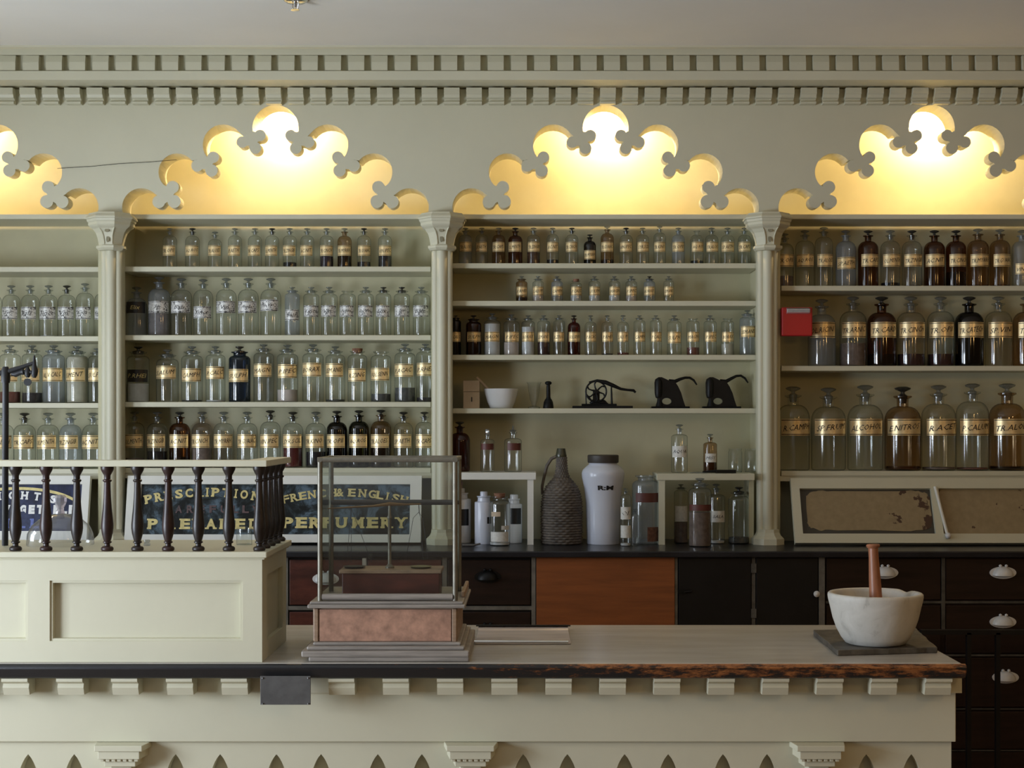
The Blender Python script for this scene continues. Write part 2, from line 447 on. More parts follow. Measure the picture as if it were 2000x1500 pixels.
frz_low = [(0.0, 0.032), (0.0, 0.052), (0.042, 0.052), (0.042, -0.004), (0.012, -0.004), (0.012, 0.004), (0.022, 0.007), (0.022, 0.014), (0.010, 0.018), (0.006, 0.028)]
dl = dentil_mesh('dentil', frz_low); dl.materials.append(PAINT)
frieze_dentils = []

# ------------------------------------------------------------------ arched frieze
CXS = [-107, 538, 1183, 1820]
def arc(c, r, a0, a1, n):
    return [(c[0] + r * math.cos(R(a0 + (a1 - a0) * i / n)), c[1] - r * math.sin(R(a0 + (a1 - a0) * i / n))) for i in range(n + 1)]
def half_arch():     # pixel offsets from the arch centre 538, left side, foot to crown
    P = []
    def clover(cs, rs):
        mx = sum(c_[0] for c_ in cs) / 3; my = sum(c_[1] for c_ in cs) / 3; out = []
        for i, (c_, r_) in enumerate(zip(cs, rs)):
            conn = math.degrees(math.atan2(-(my - c_[1]), mx - c_[0]))
            a0 = conn + (75 if i == 0 else 42); a1 = conn + (285 if i == 2 else 318)
            out += arc(c_, r_, a0, a1, 14)
        return out
    P += arc((276, 405), 37.5, 202, 44, 14)
    P += clover([(310, 394), (340, 393.5), (337, 365.5)], [12.5, 12.8, 12.3])
    P += arc((346, 336), 36.5, 222, 38, 14)
    P += clover([(385, 323.5), (413, 333), (416.5, 307)], [11.8, 12.2, 11.3])
    P += arc((436, 283), 40, 217, 37, 14)
    P += clover([(473, 277.5), (498.5, 289), (508, 264.5)], [11.3, 11.8, 11.3])
    P += arc((538, 250), 45, 188, 90, 10)
    return [(x - 538, y) for x, y in P]
HA = half_arch()
def P2(px, py, Y=YF): return (WX(px, Y), WZ(py, Y))
outer = []
ztop = WZ(174, YF)
outer += [(XL, ztop), (XL, WZ(419, YF))]
for i, cx in enumerate(CXS):
    left = HA
    right = [(-x, y) for x, y in reversed(HA)][1:]
    for dx, dy in left + right:
        xx = WX(cx + dx, YF)
        outer.append((xx, WZ(dy, YF)))
outer += [(WX(2130, YF), WZ(419, YF)), (XR, WZ(419, YF)), (XR, ztop)]
outer = [p for i, p in enumerate(outer) if i == 0 or (abs(p[0]-outer[i-1][0]) + abs(p[1]-outer[i-1][1])) > 1e-5]
fr = plate(outer, [], YF, YF + 0.055)
# the board behind is cut to plain lobes, so the trefoil cusps are thinner than the arch soffit
HB = []
for (c_, r_, a0, a1) in [((276, 405), 37.5, 202, 44), ((346, 336), 36.5, 222, 38), ((436, 283), 40, 217, 37), ((538, 250), 45, 188, 90)]:
    HB += [(x_ - 538, y_) for x_, y_ in arc(c_, r_, a0, a1, 14)]
outer2 = [(XL, ztop), (XL, WZ(419, YF))]
for cx in CXS:
    for dx, dy in HB + [(-x_, y_) for x_, y_ in reversed(HB)][1:]: outer2.append((WX(cx + dx, YF), WZ(dy, YF)))
outer2 += [(WX(2130, YF), WZ(419, YF)), (XR, WZ(419, YF)), (XR, ztop)]
plate(outer2, [], YF + 0.055, YF + 0.12, fr)
frieze = fr.build('arched_frieze', PAINT)
tag(frieze, 'cream painted arched frieze with trefoil cusps above the shelves', 'frieze')
x = WX(10 - 43.7 * 12, YF - 0.040)
while x < XR - 0.1:
    o = bpy.data.objects.new('dentil', dl); link(o, frieze); o.location = (x, YF - 0.040, cz(199, YF - 0.040)); x += 0.0812

# warm tube lamps hidden behind the crown of each arch
for i, cx in enumerate(CXS):
    if i == 0: lab = 'warm lamp glowing behind the leftmost arch'
    else: lab = 'warm lamp glowing behind the %s arch crown' % ['', 'second', 'third', 'rightmost'][i]
    lx = WX(cx + 8, 5.56); lz = 2.768
    m, nt, b = new_mat('lamp_glow')
    b.inputs['Emission Color'].default_value = (1, 0.78, 0.42, 1); b.inputs['Emission Strength'].default_value = 30
    t = thing('alcove_lamp', lab, 'lamp', (lx, 5.56, lz), 'lamps behind the arches')
    MB().tube([(lx - 0.05, 5.56, lz), (lx + 0.05, 5.56, lz)], 0.012, 12).build('bulb', m, t, smooth=40)
    MB().box(lx - 0.06, lx + 0.06, 5.54, 5.58, lz + 0.016, lz + 0.03).build('lamp_holder', BRASSGREY, t)
    point('alcove_lamp_light', (lx, 5.57, lz - 0.02), 20, (1.0, 0.71, 0.38), 0.02)

# ------------------------------------------------------------------ bays: side panels, shelves
COLS = [(-435, 'far left'), (213, 'first'), (861, 'second'), (1499, 'third')]
bays = [
 ('leftmost', -407, 193, [521, 656.5, 787, 916]),
 ('second', 236, 842, [520.5, 654.5, 785, 914]),
 ('third', 880, 1480, [514, 587.5, 693, 797.5]),
 ('rightmost', 1523, 2140, [558, 714.5, 920]),
]
ST = M_(10, YS)
for bi, (bn, xa, xb, rows) in enumerate(bays):
    X0 = WX(xa, YS) ; X1 = WX(xb, YS)
    ox = (X0 + X1) / 2
    t = thing('wall_shelving', 'cream painted open shelving of the %s bay' % bn, 'shelving', (ox, 5.5, 1.12), 'shelving bays')
    s = MB(); zt = WZ(419, YS)
    s.box(X0 - 0.004, X1 + 0.004, YS - 0.01, YB - 0.005, zt - M_(9.5, YS), zt).build('shelf', PAINT, t, bevel=0.002)
    for r in rows:
        z = WZ(r, YS)
        MB().box(X0 + (0.006 if bi else 0), X1 - 0.001, YS, YB - 0.001, z - ST, z).build('shelf', PAINT, t, bevel=0.002)
    # side panels
    zb = 1.112
    MB().box(X0 - 0.030, X0 - 0.001, YF + 0.06, YB, zb, zt - 0.02).build('side_panel', PAINT2, t)
    MB().box(X1 + 0.002, X1 + 0.030, YF + 0.06, YB, zb, zt - 0.02).build('side_panel', PAINT2, t)
    if bi != 2:
        # apron board below the lowest shelf behind the flap
        MB().box(X0, X1, YS + 0.10, YS + 0.12, zb, WZ(rows[-1], YS) - ST).build('apron_board', PAINT2, t)
        MB().box(X0, X1, YS + 0.004, YS + 0.02, WZ(rows[-1] + 20, YS), WZ(rows[-1], YS) - ST).build('rail_board', PAINT, t)

# ------------------------------------------------------------------ columns
zc_top = WZ(418, YF)
for px, nm in COLS[1:]:
    cx = WX(px + 2, YF); cy = YF + 0.02
    zbase = 1.112
    t = thing('column', 'cream clustered column, %s from the left between shelf bays' % nm, 'column', (cx, cy, zbase), 'columns between the shelf bays')
    p = lambda w_, y_: (M_(w_, YF), WZ(y_, YF) - zbase)
    oct8 = R(22.5)
    q = 1 / math.cos(R(22.5))
    cp = MB()
    cp.lathe([(r * q, z) for r, z in [p(40, 417.5), p(41, 420), p(46, 426), p(46, 429), p(44, 430), p(43, 434), p(41, 436), p(41, 441), p(38.5, 444), p(33, 448), p(28, 455), p(25, 464), p(23, 474), p(22.5, 479), p(27, 480.5), p(27, 485), p(23, 489), p(19, 489.5)]],
             (cx, cy, zbase), 8, oct8)
    cap = cp.build('capital', PAINT, t)
    # little carved lancets and studs on the front face
    cv = MB()
    for k in (-15, -5, 5, 15):
        cv.lathe([(0, 0), (M_(2.2, YF), 0), (M_(2.2, YF), 0.003)], (0, 0, 0), 8)
        n_ = len(cv.v) - 17
        for j in range(n_, len(cv.v)):
            a, b_, c_ = cv.v[j]; cv.v[j] = (cx + M_(k, YF) + a, cy - M_(41, YF) * 1.0 - c_, WZ(431.8, YF) + b_)
    for sgn in (-1, 1):
        pts = []
        for (w_, y_, rr) in [(15, 446, 33), (11.5, 453, 29), (9, 462, 25.5), (8, 472, 23.2), (8, 478, 22.6)]:
            pts.append((cx + sgn * M_(w_, YF), cy - M_(rr + 1, YF), WZ(y_, YF)))
        cv.tube(pts, 0.0025, 6)
    cv.build('carving', PAINT, cap, smooth=40)
    rc = MB()  # thin dark ovals on the capital face; recess shade put into their colour
    for (yy, hh, rr, ww) in [(452, 4, 30.2, 4.5), (468, 7, 24.6, 3.2)]:
        pts = [(M_(ww, YF) * math.cos(R(a)), M_(hh, YF) * math.sin(R(a))) for a in range(0, 360, 30)]
        n0 = len(rc.v)
        rc.prism_z([(a, b_) for a, b_ in pts], 0, 0.004)
        for j in range(n0, len(rc.v)):
            a, b_, c_ = rc.v[j]; rc.v[j] = (cx + a, cy - M_(rr, YF) + (b_ * 0.35) - c_, WZ(yy, YF) + b_)
    rc.build('recess_shade_patch', simple('painted_recess_shade', (0.30, 0.27, 0.18), 0.8), cap)
    sh = MB()
    zt_ = WZ(488, YF)
    for dx, dy, rr in [(0, -0.006, 10.5), (-12.5, 0.004, 8), (12.5, 0.004, 8), (-6.5, 0.0, 4), (6.5, 0.0, 4)]:
        sh.lathe([(M_(rr, YF), 0.04), (M_(rr, YF), zt_ - zbase)], (cx + M_(dx, YF), cy + dy, zbase), 20)
    sh.box(cx - M_(19, YF), cx + M_(19, YF), cy + 0.004, cy + 0.05, zbase + 0.04, zt_)
    sh.build('shaft', PAINT, t, smooth=40)
    bs = MB()
    bs.lathe([(r * q, z) for r, z in [(M_(30, YF), 0), (M_(30, YF), WZ(1052, YF) - zbase), p(24, 1046), p(21, 1040), p(20.5, 1034), p(18, 1034)]], (cx, cy - 0.003, zbase), 8, oct8)
    bs.build('base', PAINT, t)

# ------------------------------------------------------------------ bottles
ORD = ['first', 'second', 'third', 'fourth', 'fifth', 'sixth', 'seventh', 'eighth', 'ninth', 'tenth', 'eleventh', 'twelfth', 'thirteenth',
       'fourteenth', 'fifteenth', 'sixteenth', 'seventeenth', 'eighteenth']
_mc = {}
def body_profile(kind, w_, h):
    r = w_ / 2
    if kind == 'N':
        nr, lr = .16 * w_, .25 * w_; zl = h - .25 * w_; zn = zl - .30 * w_; zs = zn - .40 * w_
    elif kind == 'Q':     # square-shouldered
        nr, lr = .16 * w_, .24 * w_; zl = h - .25 * w_; zn = zl - .35 * w_; zs = zn - .18 * w_
    else:
        nr, lr = .29 * w_, .385 * w_; zl = h - .25 * w_; zn = zl - .19 * w_; zs = zn - .20 * w_
    P = [(0, .03 * w_), (r * .75, .01 * w_), (r * .9, 0), (r * .985, .03 * w_), (r, .08 * w_), (r, zs)]
    for i in range(1, 7):
        a = R(90 * i / 6); P.append((nr + (r - nr) * math.cos(a), zs + (zn - zs) * math.sin(a)))
    P += [(nr * .98, zn + .05 * w_), (nr, zl - .09 * w_), (lr, zl - .05 * w_), (lr, zl - .01 * w_), (nr * .8, zl)]
    return P, zs, zn, zl, nr
def bottle_meshes(kind, w_, h, stop='glass'):
    key = (kind, round(w_, 4), round(h, 4), stop)
    if key in _mc: return _mc[key]
    P, zs, zn, zl, nr = body_profile(kind, w_, h)
    n = 24 if w_ < 0.06 else 32
    b = MB(); b.lathe(P, n=n, caps=False); bm = b.mesh('glass_body', 50)
    s = MB()
    if stop == 'glass':
        if kind == 'W':
            s.lathe([(0, zl - .12*w_), (nr*.78, zl - .12*w_), (nr*.9, zl + .01*w_), (nr*.85, zl + .03*w_), (.07*w_, zl + .07*w_), (.065*w_, zl + .13*w_), (.19*w_, zl + .19*w_), (.20*w_, zl + .23*w_), (.1*w_, zl + .25*w_), (0, zl + .25*w_)], n=20)
        else:
            s.lathe([(0, zl - .22*w_), (nr*.6, zl - .22*w_), (nr*.85, zl), (.06*w_, zl + .05*w_), (.055*w_, zl + .10*w_), (.21*w_, zl + .17*w_), (.23*w_, zl + .21*w_), (.12*w_, zl + .25*w_), (0, zl + .25*w_)], n=20)
    elif stop == 'cork':
        s.lathe([(0, zl - .1*w_), (nr*.8, zl - .1*w_), (nr*.95, zl + .14*w_), (0, zl + .14*w_)], n=16)
    elif stop == 'cube':
        s.lathe([(0, zl - .15*w_), (nr*.6, zl - .15*w_), (nr*.85, zl + .02*w_), (.14*w_, zl + .05*w_), (.17*w_, zl + .25*w_), (.13*w_, zl + .38*w_), (0, zl + .38*w_)], n=8)
    elif stop == 'spire':
        s.lathe([(0, zl - .15*w_), (nr*.6, zl - .15*w_), (nr*.8, zl + .02*w_), (.22*w_, zl + .10*w_), (.06*w_, zl + .14*w_), (.05*w_, zl + .3*w_), (0, zl + .42*w_)], n=6)
    sm = s.mesh('stopper', 40) if s.v else None
    _mc[key] = (bm, sm); return _mc[key]
def contents_mesh(kind, w_, h, z1):
    key = ('c', kind, round(w_, 4), round(h, 4), round(z1, 4))
    if key in _mc: return _mc[key]
    P, zs, zn, zl, nr = body_profile(kind, w_, h)
    z1 = min(z1, zn)
    Q = [(0, .035 * w_)] + [(r * .93, max(z, .035 * w_ if r > 0 else 0)) for r, z in P[2:] if z < z1 and z < zn]
    rl = Q[-1][0]
    Q += [(rl, z1), (0, z1)]
    b = MB(); b.lathe(Q, n=24); _mc[key] = b.mesh('contents', 40); return _mc[key]
def strip(r, z0, z1, a0, a1, n=12):
    vs = []; fs = []
    for i in range(n + 1):
        a = R(a0 + (a1 - a0) * i / n)
        vs += [(r * math.sin(a), -r * math.cos(a), z0), (r * math.sin(a), -r * math.cos(a), z1)]
    for i in range(n): fs.append((2*i, 2*i+2, 2*i+3, 2*i+1))
    return vs, fs
def label_mesh(r, z0, z1, half, n=12):
    key = ('l', round(r, 4), round(z0, 4), round(z1, 4), half)
    if key not in _mc:
        b = MB(); b.add(*strip(r * 1.014, z0, z1, -half, half, n)); _mc[key] = b.mesh('label', 60)
    return _mc[key]
def lettering_mesh(r, z0, z1, half, st, tall=.34, lines=True, slant=0.0):
    b = MB(); H = z1 - z0; rr = r * 1.03
    if lines:
        for za, zb_ in ((z0 + .05*H, z0 + .09*H), (z1 - .09*H, z1 - .05*H)):
            b.add(*strip(rr, za, zb_, -half * .97, half * .97, 10))
    vs, fs, tw, th = text2d(st, 0.0, 0, 1, 0.3)
    if vs:
        W_ = 2 * rr * R(half) * .84; sc = min(W_ / tw, 99); sy = H * tall / th
        sc = min(sc, sy * 1.2)
        b.add([(rr * math.sin((x - tw/2) * sc / rr), -rr * math.cos((x - tw/2) * sc / rr), (z0 + z1)/2 + (y - th/2) * sy + (x - tw/2) * sc * slant) for x, y, z in vs], fs)
    return b.mesh('lettering')
LOOKG = {'clear': 'clear', 'milky': 'cloudy white', 'amber': 'amber', 'brown': 'brown tinted', 'red': 'dark red', 'dark': 'near-black', 'blue': 'blue-black', 'green': 'dark green'}
LOOKC = {'black': 'black liquid', 'purple': 'purple-black liquid', 'red': 'red liquid', 'maroon': 'maroon liquid', 'brown': 'brown liquid', 'white': 'white powder', 'cream': 'cream powder',
         'pink': 'pinkish powder', 'rust': 'rust-red powder', 'tan': 'brown powder', 'grey': 'grey roots', 'blackdry': 'dried black matter'}
LABM = {'gold': GOLD, 'white': WORN, 'black': BLACKLAB, 'paper': WHITELAB, 'red': REDLAB}
LABN = {'gold': 'gold label', 'white': 'worn silver label', 'black': 'black label', 'paper': 'white paper label', 'red': 'brick-red label'}
def bottle(px, base_z, w_px, h_px, kind, g, cont, lab, txt, label, group, Y=YBOT, lab_px=None, half=62, stop='glass', jar=False, tall=.34, rot=None):
    sc = Y / FPX; w_ = w_px * sc; h = h_px * sc
    t = thing('apothecary_jar' if kind == 'W' else 'apothecary_bottle', label, 'jar' if kind == 'W' else 'bottle', (WX(px, Y), Y, base_z), group)
    t.rotation_euler.z = R(rot if rot is not None else random.uniform(-9, 9))
    bm, sm = bottle_meshes(kind, w_, h, stop)
    put('glass_body', bm, G[g], t)
    if sm is not None:
        sm_m = CORK if stop == 'cork' else (STOPD if g in ('amber', 'dark', 'green', 'red', 'blue') or random.random() < .15 else STOP)
        put('stopper', sm, sm_m, t)
    if cont:
        ck, lv = cont
        co = put('contents', contents_mesh(kind, w_, h, lv * sc), LIQ[ck], t)
        co['label'] = LOOKC[ck] + ' inside the bottle'
    if lab:
        z1, z0 = (lab_px[0] * sc, lab_px[1] * sc)
        lo = put('label', label_mesh(w_ / 2, z0, z1, half), LABM[lab], t)
        lo['label'] = LABN[lab]
        if txt:
            ink = {'gold': INK, 'white': INK, 'black': GOLDLET, 'paper': INK, 'red': INK}[lab]
            put('lettering', lettering_mesh(w_ / 2, z0, z1, half, txt, tall=tall, lines=lab in ('gold', 'white'), slant=.10 if lab == 'gold' else 0), ink, lo)
    return t

def row(bay, shelf, base_py, W_, H_, items, lab_default, group, kind='N', lab='gold', Y=YBOT, texts=None, half=62):
    """items: (px, glass, contents, overrides)"""
    base_z = WZ(base_py, YS) + 0.0005
    e = (WZ(base_py, YS) - WZ(base_py, Y)) / (Y / FPX)        # shelf top seen from the bottle's own depth
    for i, it in enumerate(items):
        px, g, cont = it[0], it[1], it[2]; o = dict(it[3]) if len(it) > 3 else {}
        kd = o.get('kind', kind); w_ = o.get('w', W_); top = o.get('top', H_); lb = o.get('lab', lab)
        h = (base_py - e * 0) - top
        ly = o.get('ly', lab_default)
        lp = (base_py - ly[0], base_py - ly[1])
        tx = o.get('t', texts[i % len(texts)] if texts else 'TR.OPII')
        stop = o.get('stop', 'glass')
        noun = 'jar' if kd == 'W' else 'bottle'
        look = LOOKG[g] + ' ' + noun
        if cont: look += ' of ' + LOOKC[cont[0]]
        elif stop == 'cork': look += ' with cork'
        elif stop == None: look = 'open ' + look
        n = len(items)
        place = '%s from left, %s' % (o.get('ord', ORD[i]), shelf)
        bottle(px, base_z, w_, h, kd, g, (cont[0], cont[1]) if cont else None, lb, tx, '%s, %s, %s bay' % (look, place, bay), group, Y,
               lp, o.get('half', half), stop)

T1 = ['TR.OPII', 'AQ.ROS', 'TR.ALOES', 'SP.AETH', 'TR.CAPS', 'OL.MENTH', 'TR.ZINGIB', 'AC.NIT', 'TR.CINCH', 'TR.MYRRH', 'TR.GUAIAC', 'VIN.IPEC', 'SYR.SCIL', 'TR.KINO']
T2 = ['P.RHEI', 'S.ALUM', 'CAMPH', 'P.CALC', 'SULPH', 'MAGN', 'P.IPEC', 'BORAX', 'SEM.ANIS', 'R.ZING', 'FOL.SENN', 'P.ACAC']
T3 = ['Elix', 'Syr.', 'Bals.', 'Tinct', 'Vin.', 'Aqua', 'Sp.Vin']
C = 'clear'
row('second', 'top shelf', 520.5, 27, 441, [
 (332, C, None), (376, C, None, {'w': 28}), (420, C, None, {'top': 448}), (459, C, ('black', 3)), (498, C, ('grey', 4)), (531.5, C, None), (566, C, ('black', 12)),
 (600, C, ('black', 4)), (638, C, ('purple', 24)), (673, 'brown', ('black', 25), {'w': 28}), (711, C, ('black', 13)), (752, C, ('black', 26))],
 (476, 496), 'bottles on the top shelf of the second bay', texts=T1)
row('leftmost', 'upper-middle shelf', 656.5, 34, 555, [
 (-14, C, None, {'lab': 'white'}), (22, C, None), (59, C, None), (95, C, ('white', 3)), (130.5, C, None), (166, C, None, {'top': 551}), (200, C, None, {'w': 30})],
 (598, 622), 'bottles on the upper-middle shelf of the leftmost bay', lab='white', texts=T3)
row('leftmost', 'lower-middle shelf', 787, 42, 674, [
 (20, C, ('rust', 22), {'w': 40}), (63, C, ('blackdry', 20), {'w': 39}), (105, 'milky', None, {'t': 'AL.V.CALC'}), (151, C, ('cream', 90), {'t': 'S.MENT', 'top': 676}), (190, C, None, {'w': 34, 'top': 680})],
 (719, 745), 'jars on the lower-middle shelf of the leftmost bay', kind='W', texts=T2)
row('leftmost', 'bottom shelf', 916, 42, 808, [
 (6, C, None), (48, C, None), (94, C, None), (138, 'milky', None), (182, C, None)],
 (852, 878), 'bottles on the bottom shelf of the leftmost bay', texts=T1[3:])
row('second', 'upper-middle shelf', 654.5, 40, 541, [
 (267, 'milky', None, {'lab': 'black', 'top': 558, 'ly': (588, 610), 'w': 40}), (311, 'milky', ('tan', 50), {'lab': 'white', 'ly': (587, 610), 'w': 43, 'top': 538}), (354.5, C, None, {'top': 541, 'w': 41}),
 (397, C, None, {'ly': (597, 620), 'w': 38, 'top': 543}), (442, C, None, {'top': 541}), (485, C, None), (529, C, None, {'ly': (584, 606)})],
 (587, 610), 'tall bottles on the upper-middle shelf of the second bay', lab='white', texts=T3)
row('second', 'upper-middle shelf', 654.5, 31, 558, [
 (571, 'milky', None, {'ly': (603, 624), 'w': 29, 'ord': 'eighth'}), (608, C, None, {'ord': 'ninth'}), (643, C, None, {'w': 32, 'ord': 'tenth'}), (679, C, None, {'stop': None, 'ord': 'eleventh'}), (714.5, C, None, {'ord': 'twelfth'}),
 (749, C, None, {'ord': 'thirteenth', 'w': 30}), (785, C, None, {'ord': 'fourteenth'}), (823, C, None, {'w': 33, 'ord': 'fifteenth'})],
 (595, 617), 'squat jars on the upper-middle shelf of the second bay', kind='W', lab='white', texts=T3[2:] + T3)
row('second', 'lower-middle shelf', 785, 41, 676, [
 (270, C, ('white', 36), {'lab': 'black', 'ly': (722, 746), 'w': 43}), (327, C, None, {'ly': (715, 740), 'w': 43, 'top': 682}), (375, C, ('grey', 4), {'ly': (720, 745), 'top': 676}), (421, C, ('white', 4), {'ly': (716, 740), 'w': 38}),
 (468, 'blue', None, {'ly': (721, 746), 'w': 42}), (515, C, None, {'ly': (711, 736), 'w': 39, 'top': 672}), (561.5, C, ('pink', 24), {'ly': (712, 738), 'top': 673}), (611.5, C, None, {'ly': (709, 735), 'top': 672}),
 (655, C, ('grey', 5), {'ly': (710, 736), 'w': 38, 'top': 676}), (698, C, None, {'ly': (720, 745), 'stop': 'cork', 'w': 38}), (744, C, ('grey', 16), {'ly': (719, 743), 'stop': None, 'w': 40}), (791, C, ('grey', 28), {'ly': (711, 736), 'top': 671}),
 (831, C, ('blackdry', 9), {'ly': (709, 734), 'w': 36, 'top': 671})],
 (715, 740), 'jars on the lower-middle shelf of the second bay', kind='W', texts=T2)
row('second', 'bottom shelf', 914, 40, 806, [
 (263, C, ('tan', 18), {'w': 38}), (307, C, ('black', 31)), (351, 'amber', ('black', 20)), (395, C, ('tan', 37)), (437, C, ('rust', 6)), (483, C, None), (528, C, None, {'top': 803}), (572, C, ('red', 60)), (617, C, ('black', 30)),
 (658, 'dark', ('black', 30), {'top': 804}), (701, 'green', None, {'top': 803, 'w': 39}), (744, 'brown', ('black', 46), {'top': 802}), (788, C, None, {'top': 806, 'w': 38}), (829, C, None, {'w': 36})],
 (850, 876), 'bottles on the bottom shelf of the second bay', texts=T1[5:] + T1)
row('third', 'top shelf', 514, 26, 440, [
 (909, 'milky', None), (941, C, None, {'w': 24}), (974, 'brown', None), (1006.5, 'amber', None, {'w': 28}), (1042, C, ('brown', 26)), (1079.5, C, ('black', 11), {'w': 24}), (1117, C, None, {'w': 25}),
 (1152, 'dark', None, {'top': 453, 'ly': (485, 503), 'w': 24}), (1186, 'brown', ('purple', 11), {'top': 437}), (1223, C, None), (1255, C, None, {'w': 25}), (1288.5, C, None, {'top': 437, 'w': 24}), (1325, 'milky', None, {'w': 25}),
 (1361, C, ('black', 9), {'stop': None}), (1390, C, None), (1421, C, None, {'w': 27}), (1454, C, None)],
 (469, 488), 'bottles on the top shelf of the third bay', texts=T1[2:] + T1)
row('third', 'second shelf', 587.5, 22.5, 536, [
 (1019, 'brown', ('blackdry', 10)), (1051, C, ('pink', 14)), (1088, 'milky', None), (1125, C, ('white', 14), {'stop': 'cork', 'top': 539}), (1161, C, ('white', 14)), (1200, C, ('white', 14)), (1233, C, ('pink', 13)), (1268.5, 'milky', None), (1306, C, None, {'w': 20})],
 (557, 574), 'small jars on the second shelf of the third bay', kind='W', texts=T2)
row('third', 'third shelf', 693, 25, 614, [
 (890, 'dark', None, {'w': 21}), (925, 'red', ('maroon', 30), {'w': 30}), (961.5, C, ('white', 62), {'w': 32, 'top': 610}), (999, C, ('pink', 26), {'w': 31, 'top': 612}), (1031.5, C, ('white', 56), {'w': 26}), (1062, C, ('maroon', 26)), (1092, C, None, {'w': 23}),
 (1121, 'red', None, {'kind': 'N'}), (1153.5, C, ('maroon', 3), {'kind': 'N', 'w': 23}), (1186, C, ('black', 4), {'kind': 'N', 'w': 23}), (1217, C, ('rust', 6), {'kind': 'N', 'w': 23}), (1249, C, None, {'w': 23}), (1281, C, None, {'w': 23}),
 (1317, C, None, {'w': 28, 'ly': (647, 669)}), (1353.5, C, ('rust', 16), {'stop': None}), (1387, C, None), (1421, C, ('cream', 23), {'stop': None}), (1460, 'milky', None, {'w': 31, 'top': 604, 'ly': (636, 657)})],
 (647, 666), 'bottles on the third shelf of the third bay', kind='W', texts=T2[3:] + T2)
row('rightmost', 'top shelf', 558, 39, 446, [
 (1532, C, ('tan', 22), {'w': 36, 'top': 452}), (1572, C, None, {'w': 37}), (1609, C, None, {'top': 440, 'w': 35}), (1652, 'milky', None, {'ly': (500, 523)}), (1695.5, 'amber', None), (1739, C, ('black', 9), {'w': 38}), (1781, C, ('purple', 4)),
 (1825, 'amber', None, {'w': 40}), (1867, 'amber', ('black', 30)), (1910, 'brown', ('brown', 5), {'top': 443, 'w': 41}), (1953, 'brown', ('brown', 5), {'top': 444}), (1996, 'milky', None, {'ly': (512, 533)})],
 (494, 518), 'bottles on the top shelf of the rightmost bay', texts=T1)
row('rightmost', 'middle shelf', 714.5, 54, 578, [
 (1605, 'milky', None, {'top': 583}), (1666, C, ('tan', 45), {'w': 52}), (1722, 'amber', ('black', 24), {'w': 56}), (1779, C, ('maroon', 24), {'w': 55}), (1837, C, ('maroon', 24), {'w': 52}), (1893, 'dark', ('black', 20), {'w': 55}), (1950, C, None, {'w': 52}), (2006, 'brown', None)],
 (629, 659), 'large bottles on the middle shelf of the rightmost bay', texts=['OL.RICINI', 'TR.ARNIC', 'TR.CARD', 'TR.CINCH', 'TR.OPII', 'TR.CATECH', 'SP.VINI', 'TR.BENZ'])
row('rightmost', 'bottom shelf', 920, 67, 754, [
 (1549, C, None, {'w': 64, 'top': 757, 't': 'R.CAMPH'}), (1618, C, None, {'top': 759, 't': 'SP.FRUM'}), (1690, C, None, {'w': 69, 't': 'ALCOHOL'}), (1763, 'brown', ('brown', 8), {'w': 70, 'top': 757, 't': 'E.NITROS'}),
 (1833, C, ('tan', 6), {'t': 'R.ACET', 'w': 66}), (1899, C, ('rust', 5), {'t': 'P.CALUM', 'top': 751, 'w': 63}), (1967, 'brown', ('black', 8), {'w': 70, 'top': 751, 't': 'TR.ALOE'})],
 (820, 852), 'large bottles on the bottom shelf of the rightmost bay')

# ------------------------------------------------------------------ objects on the third bay's fourth shelf
ZT = WZ(797.5, YS) + 0.0006
Yt = 5.55; sc = Yt / FPX
def at(px, py, Y=Yt): return (WX(px, Y), Y, WZ(py, Y))
# pale wooden box with a slot
t = thing('wooden_box', 'small pale wooden box with slot beside the white mortar', 'box', (WX(921, Yt), Yt, ZT))
MB().box(WX(905.5, Yt), WX(937, Yt), Yt - 0.03, Yt + 0.03, ZT, ZT + 32 * sc).build('box_base', PALEWOOD, t, bevel=0.001)
MB().box(WX(905.5, Yt), WX(937, Yt), Yt - 0.03, Yt + 0.03, ZT + 32.6 * sc, ZT + 54 * sc).build('lid', PALEWOOD, t, bevel=0.001)
MB().box(WX(921, Yt), WX(923, Yt), Yt - 0.0315, Yt - 0.029, ZT + 13 * sc, ZT + 22 * sc).build('slot', INK, t)
# small white mortar and pestle
cx = WX(979, Yt)
t = thing('small_mortar', 'small white porcelain mortar on the shelf below the bottles', 'mortar', (cx, Yt, ZT))
mt = MB(); s_ = sc
mt.lathe([(0, 0), (21*s_, 0), (22*s_, 1*s_), (27*s_, 12*s_), (31.5*s_, 27*s_), (33.5*s_, 38*s_), (32*s_, 38.5*s_), (29*s_, 27*s_), (20*s_, 8*s_), (0, 5*s_)], (cx, Yt, ZT), 40)
mt.build('bowl', PORC, t, smooth=50)
t = thing('small_pestle', 'thin wooden-handled pestle leaning out of the small white mortar', 'pestle', (cx, Yt, ZT + 6 * s_))
a = Vector(at(931, 737, Yt)); b_ = Vector(at(984, 786, Yt)); b_.z = ZT + 8 * s_
MB().tube([a, a + (b_-a)*.05, a + (b_-a)*.3, a + (b_-a)*.75], [2.0*s_, 2.8*s_, 2.4*s_, 2.0*s_], 12).build('handle', PALEWOOD, t, smooth=50)
MB().tube([a + (b_-a)*.75, a + (b_-a)*.85, b_], [2.2*s_, 4*s_, 3.5*s_], 12).build('grinding_head', PORC, t, smooth=50)
